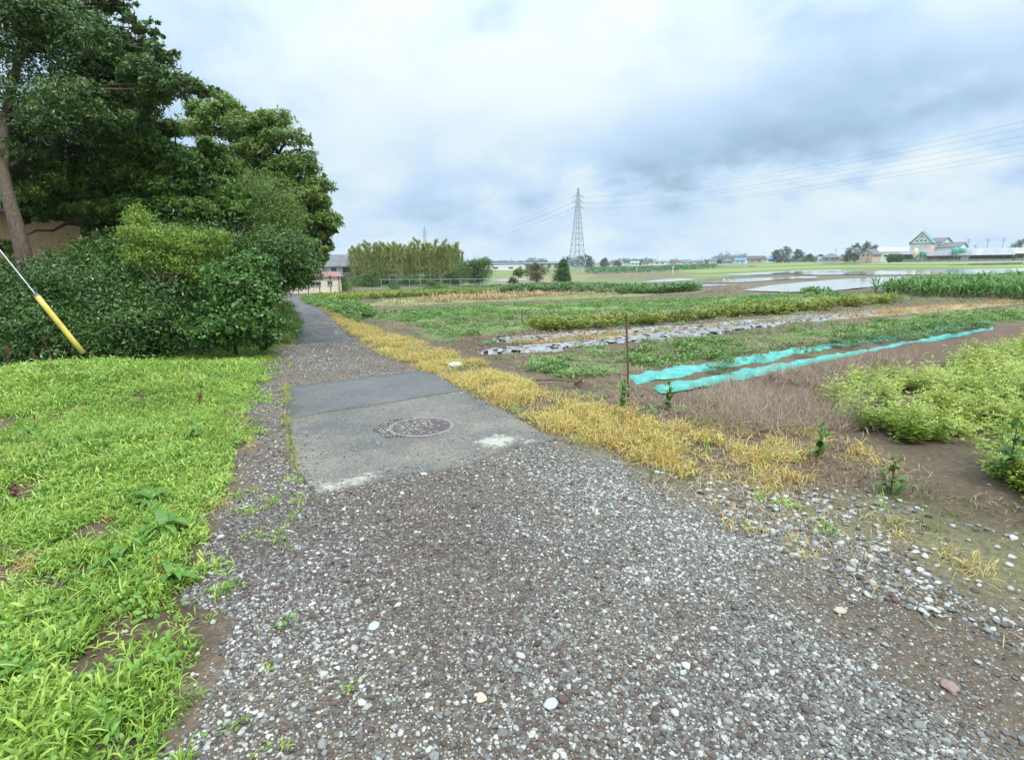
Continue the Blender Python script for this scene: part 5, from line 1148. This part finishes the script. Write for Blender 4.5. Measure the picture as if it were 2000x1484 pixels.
# wooded ridges on the horizon
def ridge(px0, px1, dist, h0, seed, label):
    n = int((px1-px0)/1.1); rs = np.random.default_rng(seed); lob = []
    for i in range(n):
        px = px0+(px1-px0)*(i+.5)/n; e = min(1, 4*min((i+1)/n, 1-i/n)); p = gp(px, dist*(1+rs.uniform(-.02, .02)), 510); hp = h0*e*(.7+.5*rs.random()); k_ = dist/F
        lob.append((Vector((p.x, p.y, p.z+hp*k_*.45)), (k_*2.6, k_*2.6, hp*k_*.55), 1))
    C, N = crown_pts(lob, 90, rs, 10, .2); V, Fc = leaf_cloud(C, N, dist*1.8/F, rs, .7); o = link('woodland', npmesh('woodland', V, Fc), None, FARG); tag(o, label, 'woodland', kind='stuff')
ridge(1380, 1475, 1700, 16, 1, 'distant wooded ridge left of the farm'); ridge(1180, 1300, 1500, 9, 2, 'distant wood behind the far row of houses'); ridge(1020, 1075, 1500, 12, 3, 'distant wood above the elevated road')
ridge(640, 1100, 1900, 8, 4, 'low tree line on the left horizon'); ridge(1300, 2100, 1900, 9, 5, 'low tree line on the right horizon'); ridge(2050, 2700, 1500, 18, 6, 'tree line beyond the right edge'); ridge(1085, 1150, 620, 20, 7, 'copse behind the pylon')
# corn field behind the pylon
q = None
cf = [(1140, 534), (1160, 529), (1340, 522.5), (1400, 521.5), (1400, 523.5), (1340, 528), (1160, 536)]
P_ = PW(cf); Xs = np.array([p.x for p in P_]); Ys = np.array([p.y for p in P_]); Q = rng.random((60000, 2))*[Xs.max()-Xs.min(), Ys.max()-Ys.min()]+[Xs.min(), Ys.min()]; Q = Q[sdf(Q[:, 0], Q[:, 1], P_) < 0][:9000]
Cn = np.column_stack([Q, g(Q[:, 0], Q[:, 1])+.2+1.7*rng.random(len(Q))]); V, Fc = leaf_cloud(Cn, np.zeros_like(Cn)+[0, -.4, .4], .9, np.random.default_rng(5), .4)
tag(link('tall_crop', npmesh('tall_crop', V, Fc), None, leafmat('tall_crop_leaf', [(.06, .13, .06), (.09, .19, .08), (.13, .24, .10)], trans=.2)), 'tall blue-green crop field right behind the pylon base', 'crop', kind='stuff')

# ------------------------------------------------------------------ farm on the right
FD = 262; fk = FD/F
def fc(px, off=0.0): return -math.atan2((px-1000)/F, 1.0)+off
def fpos(px, dep=FD): return gp(px, dep, 508)
def hgt(py, px, dep=FD): return pt(px, py, dep).z-fpos(px, dep).z
h = house('gabled_house', 'tan two storey house with a gable beside the dark trees', fpos(1699, 275), fc(1699, -.45), 6.2, 8.5, hgt(497, 1699, 275), hgt(488, 1699, 275), mat('peach_wall', (.55, .43, .31), .8), GREYR, .5, [('f', -1.2, 3.4, .9, 1.1), ('f', .9, 3.4, .9, 1.1), ('r', -1, 3.2, 1.3, 1.0)], gable='y', thick=.25)
b = MB(); b.box((-.6, -4.7, 1.1), (2.6, 1.0, 2.2)); b.build('porch', mat('peach_wall', (1, 1, 1)), h)
house('long_hall', 'long white hall with pale roof left of the green-edged tower', fpos(1748, 300), fc(1748, .1), 17.5, 10, hgt(492, 1748, 300), hgt(484, 1748, 300), WHITEW, mat('pale_roof', (.42, .44, .47), .6), .3, [('f', -5, 3.2, 1.6, 1), ('f', 0, 3.2, 1.6, 1), ('f', 5, 3.2, 1.6, 1)], thick=.2, cat='building')
PGW = mat('pale_green_wall', (.68, .69, .64), .8, .08, 1.0); GT = mat('green_trim', (.15, .29, .25), .6)
tw = empty('gabled_tower', fpos(1797, 280), fc(1797, -.18), label='pale green tower with a steep pointed gable edged in green', cat='tower')
tw_w = 34*280/F; z1 = hgt(476, 1797, 280); z2 = hgt(456, 1797, 280)
MB().prism([(-tw_w/2, -1), (tw_w/2, -1), (tw_w/2, z1), (0, z2), (-tw_w/2, z1)], -3.5, 3.5).build('wall', PGW, tw)
MB().prism([(-tw_w/2-.5, z1-.3), (0, z2), (tw_w/2+.5, z1-.3), (tw_w/2+.7, z1+.1), (0, z2+.8), (-tw_w/2-.7, z1+.1)], -3.9, 3.9).build('roof', GT, tw)
MB().box((0, -3.62, z1-.1), (tw_w+.6, .2, .35)).build('trim_band', GT, tw)
for xx, zz in ((-1.7, z1+1.2), (1.7, z1+1.2), (0, z1+1.4), (0, z1+3.3)):
    wnd = MB().box((xx, -3.56, zz), (.8, .1, .7)).build('window', GT, tw); MB().box((xx, -3.62, zz), (.6, .05, .5)).build('pane', mat('dark_glass', (1, 1, 1)), wnd)
MB().tube([(0, 0, z2), (0, 0, z2+1.6)], .08, 5).build('finial', GT, tw)
for xx in (-tw_w*.28, 0, tw_w*.28): MB().box((xx, -3.53, z1*.5), (.12, .06, z1-.4)).build('mullion', mat('grey_wall', (1, 1, 1)), tw)
house('white_store', 'white steep roofed storehouse directly right of the tower', fpos(1829, 285), fc(1829, -.5), 7.5, 8, hgt(474, 1829, 285), hgt(466, 1829, 285), WHITEW, GREYR, .5, [('r', -1.5, 6.5, .9, .9), ('f', 1.5, 6, .9, .9)], thick=.25, cat='building')
house('white_store', 'lower white storehouse with grey roof beside the feed tanks', fpos(1855, 278), fc(1855, -.4), 10, 8, hgt(483, 1855, 278), hgt(475, 1855, 278), WHITEW, GREYR, .5, [('f', -1.5, 4.6, 1.0, .9), ('r', 1, 4.6, 1, .9)], thick=.25, cat='building')
BWALL = mat('barn_wood', (.20, .14, .11), .85, .3, 1.2)
def barn(px0, px1, eave, rdg, label, dep=FD, rz=.0, name='cattle_barn', wallm=None, roofm=None):
    px = (px0+px1)/2; w = (px1-px0)*dep/F; e = hgt(eave, px, dep); r_ = hgt(rdg, px, dep); o = empty(name, fpos(px, dep), fc(px, rz), label=label, cat='barn', group='low cattle barns of the farm')
    b = MB(); b.box((0, 2.2, e/2), (w, .25, e)); b.box((-w/2, 0, e*.25), (.2, 4.4, e*.5)); b.box((w/2, 0, e*.25), (.2, 4.4, e*.5)); b.build('back_wall', wallm or BWALL, o)
    MB().box((0, -2.2, e*.16), (w, .15, e*.32)).build('low_wall', mat('grey_wall', (1, 1, 1)), o)
    n = max(3, int(w/3.2))
    for i in range(n+1): MB().box((-w/2+w*i/n, -2.3, e/2), (.22, .22, e)).build('post', BWALL, o)
    for i in range(n):
        if random.random() < .45: MB().box((-w/2+w*(i+.5)/n, -2.1, e*.55), (w/n*.8, .1, e*.75)).build('door', random.choice([BWALL, mat('grey_wall', (1, 1, 1)), mat('brown_timber', (1, 1, 1))]), o)
    P = [(-3.2, e-.25), (0, r_), (3.2, e-.25), (3.2, e-.1), (0, r_+.2), (-3.2, e-.1)]; V = [(-w/2-.5, y, z) for y, z in P]+[(w/2+.5, y, z) for y, z in P]
    MB().add(V, [tuple(range(6)), tuple(range(11, 5, -1))]+[(i, i+6, (i+1) % 6+6, (i+1) % 6) for i in range(6)]).build('roof', roofm or mat('weathered_sheet', (.22, .22, .25), .6, .2, .8), o)
barn(1762, 1802, 496.5, 491, 'short cattle barn at the left end below the tower'); barn(1808, 1882, 499, 491, 'middle long cattle barn with grey roof between the green tanks')
barn(1886, 1964, 497.5, 486, 'right long cattle barn with wide pale grey roof', dep=266, roofm=mat('pale_sheet', (.36, .36, .38), .6, .2, .6)); barn(1972, 2060, 494, 490, 'low open shed with white roof cut by the right edge', dep=268, roofm=mat('white_sheet', (.65, .66, .66), .6))
barn(1890, 2010, 489, 485.5, 'long thin roof behind the right cattle barn', dep=290, roofm=mat('pale_sheet', (1, 1, 1)))
TANK = mat('green_tank', (.11, .38, .31), .45, .1, 2)
def tank(px, label, dep=258, ptop=484):
    o = empty('feed_tank', fpos(px, dep), .2, label=label, cat='feed tank', group='green feed tanks'); H = hgt(ptop, px, dep); z0 = H*.42; r0 = 1.35
    MB().lathe([(.15, H*.34), (r0, H*.70), (r0, H*.95), (r0*.7, H*.99), (.15, H)], 14).build('hopper', TANK, o, smooth=True)
    for a in range(4):
        x, y = math.cos(a*math.pi/2+.6)*r0*1.02, math.sin(a*math.pi/2+.6)*r0*1.02; MB().tube([(x, y, 0), (x, y, H*.8)], .09, 5).build('leg', mat('galvanised', (1, 1, 1)), o)
    MB().tube([(r0*1.1, 0, .5), (r0*1.1, 0, H*.95), (r0*.6, 0, H)], .05, 5).build('ladder', mat('galvanised', (1, 1, 1)), o)
tank(1801, 'single green feed tank in front of the tower', ptop=490); tank(1863, 'left one of the paired green feed tanks'); tank(1877, 'right one of the paired green feed tanks')
o = empty('grain_silo', fpos(1786, 258), 0, label='slim cream silo with a curved chute left of the single green tank', cat='silo'); Hs = hgt(485, 1786, 258)
MB().lathe([(.3, 1.6), (1.0, 3.2), (1.0, Hs-.6), (.5, Hs)], 12).build('body', CREAM, o, smooth=True)
MB().tube([(1.0, 0, Hs-.5), (1.8, 0, Hs*.7), (1.9, 0, Hs*.4), (.6, -.4, .8)], .16, 6).build('chute', CON, o)
for s in (-.7, .7): MB().tube([(s, 0, 0), (s, 0, 3.0)], .09, 5).build('leg', mat('galvanised', (1, 1, 1)), o)
house('orange_roof_hut', 'small hut with an orange roof between tower and white storehouse', fpos(1812, 268), fc(1812), 3.4, 3, hgt(491, 1812, 268), hgt(487, 1812, 268), WHITEW, mat('orange_roof', (.50, .20, .10), .7), .2, [('f', 0, 3, .8, .8)], thick=.15, cat='hut')
rs_ = np.random.default_rng(91); bh = fpos(1748, 258)
plant('round_hedge', 'big rounded clipped dark hedge between tan house and barns', 'hedge', bh, [(bh+Vector((x, 0, 1.9)), (1.7, 1.6, 1.9), 1) for x in (-2.3, -.8, .8, 2.3)], 2200, .42, DARK, seed=91, inner=.1, trad=.1, ro=.15)
POLEM = mat('pole_concrete', (.26, .26, .27), .8)
poles = [(1630, 370, 486, 'utility pole standing before the dark tiled farmhouse'), (1885, 275, 467, 'utility pole behind the barns nearest the paired tanks'), (1923, 285, 465, 'utility pole behind the middle of the right barn'), (1953, 285, 465, 'utility pole farthest right behind the barn roof'),
         (1258, 600, 503, 'thin pole above the far row left part'), (1284, 600, 501, 'thin pole behind the widest white house'), (1322, 600, 501, 'thin pole beside the beige house'), (1370, 600, 501, 'thin pole right of the hipped roof'), (1180, 620, 504, 'thin pole at the left end of the far row'), (1452, 520, 495, 'thin pole by the blue roofed house'), (1399, 560, 505, 'thin pole at the white gabled house'), (1060, 380, 506, 'thin pole above the elevated road'), (999, 380, 505, 'thin pole at the left of the elevated road'), (1900, 285, 478, 'short pole between two utility poles behind barn')]
for px, dd, tp, lab in poles:
    p = gp(px, dd, 512); H = pt(px, tp, dd).z-p.z; o = empty('utility_pole', p, random.uniform(-.4, .4)-math.atan2(p.x, p.y), label=lab, cat='utility pole', group='utility poles on the plain')
    th = .16 if dd < 400 else .22
    MB().tube([(0, 0, -.2), (0, 0, H)], [th, th*.7], 6).build('pole', POLEM, o)
    for z in (.95, .87): MB().box((0, 0, H*z), (1.9, .14, .14)).build('crossarm', POLEM, o)
for a_, b__, wl in ((1, 13, 'leftmost wire behind the barns, from the pole by the paired tanks'), (13, 2, 'wire between the short pole and the middle barn pole'), (2, 3, 'wire between the two rightmost barn poles')):
    pa, pb = poles[a_], poles[b__]; A = pt(pa[0], pa[2]+1, pa[1]); B = pt(pb[0], pb[2]+1, pb[1])
    o = MB().tube(cat_(A, B, .8, 8), .04, 4, False).build('utility_wire', WIRE); tag(o, wl, 'wire', 'utility wires by the barn')

# marker posts in the paddies, egrets
for px, top, bot, m_, lab in ((1243, 523, 537, mat('pink_post', (.55, .42, .36), .7), 'pinkish marker post standing on the bund left of the white one'), (1314, 520, 535, mat('white_post', (.75, .75, .75), .6), 'white marker post standing in the far field right of the pinkish one')):
    p = at(px, bot); H = pt(px, top, p.y).z-p.z; o = empty('marker_post', p, 0, label=lab, cat='post', group='marker posts'); MB().tube([(0, 0, -.1), (0, 0, H*.8)], .13, 8).build('shaft', m_, o); MB().lathe([(.16, H*.8), (.22, H*.84), (.22, H*.96), (.1, H)], 8).build('cap', m_, o)
def egret(px, py, lab, s, rz):
    p = at(px, py); o = empty('egret', p, rz, label=lab, cat='bird', group='white egrets in the muddy paddy'); WF = mat('white_feather', (.8, .8, .78), .7, .05)
    b = MB(); b.tube([(-.30, 0, .36), (-.2, 0, .42), (-.05, 0, .46), (.1, 0, .50), (.17, 0, .56), (.15, 0, .66), (.19, 0, .76), (.25, 0, .80), (.29, 0, .80)], [.015, .05, .085, .075, .045, .025, .02, .03, .012], 8); b.build('body', WF, o, smooth=True)
    MB().tube([(.28, 0, .80), (.38, 0, .785)], [.012, .002], 5).build('beak', mat('beak_yellow', (.6, .45, .1), .5), o)
    for y in (-.03, .03): MB().tube([(0, y, .40), (-.02, y, .22), (.0, y, 0), (.06, y, 0)], .010, 5).build('leg', mat('leg_black', (.03, .03, .03), .6), o)
    o.scale = (s, s, s)
egret(1413, 553, 'white egret at the left above the brown reeds', .62, .4); egret(1425, 553, 'white egret at the right above the brown reeds', .56, 2.6)

# ------------------------------------------------------------------ yellow guy guard and wire
YEL = mat('yellow_plastic', (.72, .54, .10), .4, scale=5, col2=(.55, .42, .12), bump=.15, bscale=30)
gb = gp(160, 8.3, 700); gt_ = pt(71, 577, 8.0); gb0 = Vector((gb.x, gb.y, gh(gb.x, gb.y)-.05)); gb0 = pt(163, 690, 8.3)
gy = empty('guy_wire_guard', gb0, label='slanting yellow guy wire guard rising from the weeds at left', cat='guy guard')
MB().tube([(0, 0, 0)]+[(gt_-gb0)*u for u in (.25, .5, .75, 1.0)], [.038]*5, 14).build('sleeve', YEL, gy, smooth=True)
dd_ = (gt_-gb0).normalized(); MB().tube([gt_-gb0-dd_*.01, gt_-gb0+dd_*.035], [.041, .03], 12).build('cap', mat('dark_cap', (.10, .11, .10), .5), gy)
far_ = pt(0, 489, 7.85)-gb0; vv = far_-(gt_-gb0); MB().tube([gt_-gb0, gt_-gb0+vv*6], .009, 6).build('wire', mat('guy_strand', (.55, .57, .58), .35, .1, metal=.5), gy)

# rusty stake, small stake, hoe, litter
RUST = mat('rust', (.16, .08, .05), .8, scale=20, col2=(.08, .045, .03), bump=.4, bscale=80)
sb_ = at(1228, 785); st = empty('metal_stake', sb_, label='tall thin rusty stake standing in the earth in front of the teal mulch', cat='stake', group='stakes in the field')
tp_ = pt(1223, 617, sb_.y/math.cos(PITCH)*1.0) if False else None
depk = (sb_-Vector((0, 0, EYE))).dot(fw); tp_ = pt(1223, 618, depk)-sb_
MB().tube([(0, 0, -.1), tp_*.5+Vector((.004, 0, 0)), tp_], [.014, .013, .012], 8).build('rod', RUST, st); MB().tube([tp_*.985, tp_*1.0+Vector((0, 0, .006))], .017, 8).build('cap', RUST, st)
s2 = at(1020, 637); dk2 = (s2-Vector((0, 0, EYE))).dot(fw); t2 = pt(1019, 607, dk2)-s2; st2 = empty('metal_stake', s2, label='short thin stake far off among the seedlings', cat='stake', group='stakes in the field'); MB().tube([(0, 0, -.05), t2], [.02, .016], 6).build('rod', RUST, st2); MB().tube([t2*.97, t2], .024, 6).build('cap', RUST, st2)
ha, hb_ = at(1040, 753), at(1122, 760); hc = at(1138, 762); ha.z = gh(ha.x, ha.y)+.05; hb_.z = gh(hb_.x, hb_.y)+.09
hoe = empty('garden_rake', hb_, label='old rusty rake lying on bare earth beside the dead grass', cat='rake')
MB().tube([ha-hb_, (ha-hb_)*.5+Vector((0, 0, .01)), (0, 0, 0)], .013, 7).build('handle', mat('old_wood', (.14, .09, .06), .8), hoe)
dh = (hb_-ha).normalized(); sd2 = Vector((-dh.y, dh.x, 0)); Mx = Matrix((dh, sd2, Vector((0, 0, 1)))).transposed()
MB().box(dh*.05+Vector((0, 0, -.01)), (.025, .26, .05), M=Mx).build('head', RUST, hoe)
MB().tube([(0, 0, 0), dh*.05+Vector((0, 0, .0))], .012, 6).build('neck', RUST, hoe)
for i in range(7): p = dh*.05+sd2*(-.12+.04*i); MB().tube([p+Vector((0, 0, -.02)), p+dh*.03+Vector((0, 0, -.08))], [.006, .003], 5).build('tine', RUST, hoe)
lp = at(888, 716); lp.z = gh(lp.x, lp.y)
bm = bmesh.new(); bmesh.ops.create_icosphere(bm, subdivisions=4, radius=1)
for v in bm.verts:
    k = 1+.7*mnoise.noise(v.co*2.1)+.35*mnoise.noise(v.co*5); v.co = Vector((v.co.x*.09*k, v.co.y*.06*k, max(-.02, v.co.z*.045*k+.035)))
me = bpy.data.meshes.new('plastic_bag'); bm.to_mesh(me); bm.free(); o = link('plastic_bag', me, None, mat('bag_white', (.75, .75, .74), .4, .06, 20)); o.location = lp; tag(o, 'crumpled white plastic bag lying in the yellow dead grass', 'litter')

# larger stones of the track
bigs = [(1858, 1343, .07, (.27, .17, .145), 'flat pink stone on the earth at the lower right'), (941, 1368, .05, (.58, .52, .33), 'cream yellow pebble at the bottom centre of the track'), (1640, 1195, .06, (.42, .34, .26), 'tan stone on the right part of the track'),
        (1340, 1300, .04, (.5, .5, .48), 'white pebble on the track right of centre'), (1545, 1018, .05, (.13, .13, .12), 'dark stone at the right edge of the gravel'), (826, 926, .05, (.55, .55, .52), 'pale stone at the near edge of the asphalt slab'),
        (1215, 968, .035, (.38, .15, .11), 'orange red brick chip in the grey gravel'), (730, 1228, .06, (.42, .46, .48), 'flat pale grey stone on the left part of the track'), (1075, 1380, .06, (.42, .42, .42), 'light grey stone at the bottom right of the cream pebble')]
for px, py, s, c, lab in bigs:
    p = at(px, py); me = rock_mesh('stone', 3, .5, .5, s*100); me.polygons.foreach_set('use_smooth', np.ones(len(me.polygons), bool))
    o = link('stone', me, None, mat('stone_%d' % px, c, .6, .2, 6, bump=.3, bscale=20)); o.scale = (s*1.05, s*.78, s*.7); o.location = (p.x, p.y, gh(p.x, p.y)+s*.12); o.rotation_euler = (0, 0, px); tag(o, lab, 'stone', 'larger stones on the track')

# dock plants with big leaves
DOCK = leafmat('dock_leaf', [(.06, .15, .02), (.10, .22, .03), (.15, .30, .05)], rough=.35, trans=.25, patch=.4)
lv_ = []
for i in range(4):
    V, Fc = blades(1, .17, .18, .055, (1.2+.12*i, 1.21+.12*i), 7, 'leaf', 0, 1.1, seed=3000)
    a0 = math.atan2(V[-1].y, V[-1].x); M_ = Matrix.Rotation(-a0, 3, 'Z'); V = [M_ @ v for v in V]
    me = bpy.data.meshes.new('leaf'); me.from_pydata([tuple(v) for v in V], [], Fc); me.polygons.foreach_set('use_smooth', np.ones(len(Fc), bool)); me.materials.append(DOCK); lv_.append(me)
docks = [(300, 990, 1.15, 11, 'dock plant with long leaves in the weeds level with the near slab edge'), (325, 1045, 1.3, 13, 'largest dock plant with spreading leaves at the edge of the weeds'), (265, 1088, 1.0, 8, 'dock plant just left of the largest one, nearest bare soil'), (380, 862, 1.1, 9, 'dark green dock plant beside the slab corner'), (60, 850, 1.2, 8, 'dock plant with upright leaves near the left edge'),
         (225, 1110, .9, 6, 'dock plant with broad pale leaves in front of the others'), (340, 1140, 1.0, 7, 'light green dock plant close to the gravel edge'), (215, 770, 1.1, 8, 'dock plant in the middle of the far weeds'), (225, 1440, .7, 7, 'round-leaved dock plant at the bottom left corner'), (40, 1330, .8, 7, 'dock plant at the left edge near the bottom')]
for px, py, s, n, lab in docks:
    p = at(px, py); p.z = gh(p.x, p.y); r = empty('dock_plant', p, random.random()*6, label=lab, cat='weed', group='dock plants on the verge')
    for i in range(n):
        o = link('leaf', lv_[i % 4], r); o.rotation_euler = (random.uniform(-.15, .15), random.uniform(-.25, .2), i*2.4+random.uniform(-.3, .3)); k = s*random.uniform(.7, 1.15); o.scale = (k, k, k); o.location = (0, 0, .02)

# arching dry grass stalks at the hedge foot
STR = leafmat('seed_stalk', [(.30, .25, .12), (.42, .36, .19), (.50, .44, .28)], trans=.2)
stk = kind_col('stalk', 5, lambda i: [(*blades(11, .5, 1.05, .006, (.25, 1.0), 8, 'grass', .05, 1.25, seed=3300+i), 0)], [STR])
q = sample(PW([(-200, 682), (120, 690), (340, 682), (420, 674), (300, 664), (-200, 668)]), 9, 20, 1, None, (.2, 1)); grow('seed_stalks', q, stk, 5, .5, .95, 'tall arching dry grass stalks in front of the dark hedge', 'grass', tilt=.2)
RED = leafmat('dock_seed', [(.10, .035, .03), (.16, .06, .045), (.22, .10, .07)], trans=.1)
for k, (px, py, tx, ty) in enumerate(((155, 715, 128, 665), (112, 725, 80, 655), (100, 735, 62, 690), (22, 740, 12, 672), (388, 800, 391, 768), (36, 990, 25, 948))):
    p = at(px, py); dk3 = (p-Vector((0, 0, EYE))).dot(fw); p.z = gh(p.x, p.y); t3 = pt(tx, ty, dk3)-p; b = MB(); b.tube([(0, 0, -.02), t3*.5, t3], [.006, .005, .002], 5)
    o = empty('dock_stalk', p, label=['reddish seed stalk just below the yellow guard', 'reddish seed stalk second left of the yellow guard', 'reddish leaning seed stalk in the weeds left of the guard', 'brown seed stalk at the left edge', 'rust coloured stalk near the slab', 'thin dark stalk at the left edge lower down'][k], cat='weed', group='seed stalks in the weeds')
    b.build('stem', BARK, o); rs = np.random.default_rng(k); n = 90; u = .45+.55*rs.random(n); C = np.array([[t3.x*a, t3.y*a, t3.z*a] for a in u])+rs.normal(0, .014, (n, 3)); V, Fc = leaf_cloud(C, np.zeros_like(C), .022, rs, .6); link('seed_head', npmesh('seed_head', V, Fc), o, RED)

# soil-side weeds around the stake
for k, (px, py, s, lab) in enumerate(((1215, 800, .55, 'small leafy weed at the foot of the rusty stake'), (1305, 800, .5, 'small leafy weed right of the rusty stake'), (1600, 890, .5, 'green leafy weed left of the legume crop'), (1740, 960, .45, 'blue-green weed on the earth below the legume crop'), (1965, 950, .8, 'broad-leaved plant at the right edge of the crop'))):
    p = at(px, py); p.z = gh(p.x, p.y)
    wr_ = empty('leafy_weed', p, random.random()*6, label=lab, cat='weed', group='leafy weeds by the field'); V = []; Fc = []
    for z_, n_, l_ in ((.02, 9, 1.0), (.10, 9, .95), (.19, 8, .8), (.27, 7, .6)):
        v_, f_ = blades(n_, .10*l_*s*2, .15*l_*s*2, .045*s*2*l_, (.5, 1.5), 4, 'leaf', .02, 1.1, seed=int(900+z_*100+k)); c_ = len(V); V += [v+Vector((0, 0, z_*s*1.9)) for v in v_]; Fc += [tuple(q_+c_ for q_ in f) for f in f_]
    me = bpy.data.meshes.new('foliage'); me.from_pydata([tuple(v) for v in V], [], Fc); link('foliage', me, wr_, HERB)
    MB().tube([(0, 0, -.02), (.005, 0, .15*s*2), (0, .004, .27*s*2)], [.006, .005, .003], 5).build('stem', BARK, wr_)

# ------------------------------------------------------------------ haze
hz, t, b_ = newmat('haze_air'); t.nodes.remove(b_); pv = NN(t, 'ShaderNodeVolumePrincipled'); setin(pv, Density=HAZE if 'HAZE' in globals() else 0.00022, Color=(.86, .93, 1.0, 1)); t.links.new(pv.outputs[0], t.nodes['Material Output'].inputs['Volume'])
HB = MB(); HB.box((0, 0, 28), (14000, 14000, 68)); tag(HB.build('haze', hz), 'pale thin haze over the whole plain', 'haze', kind='stuff')
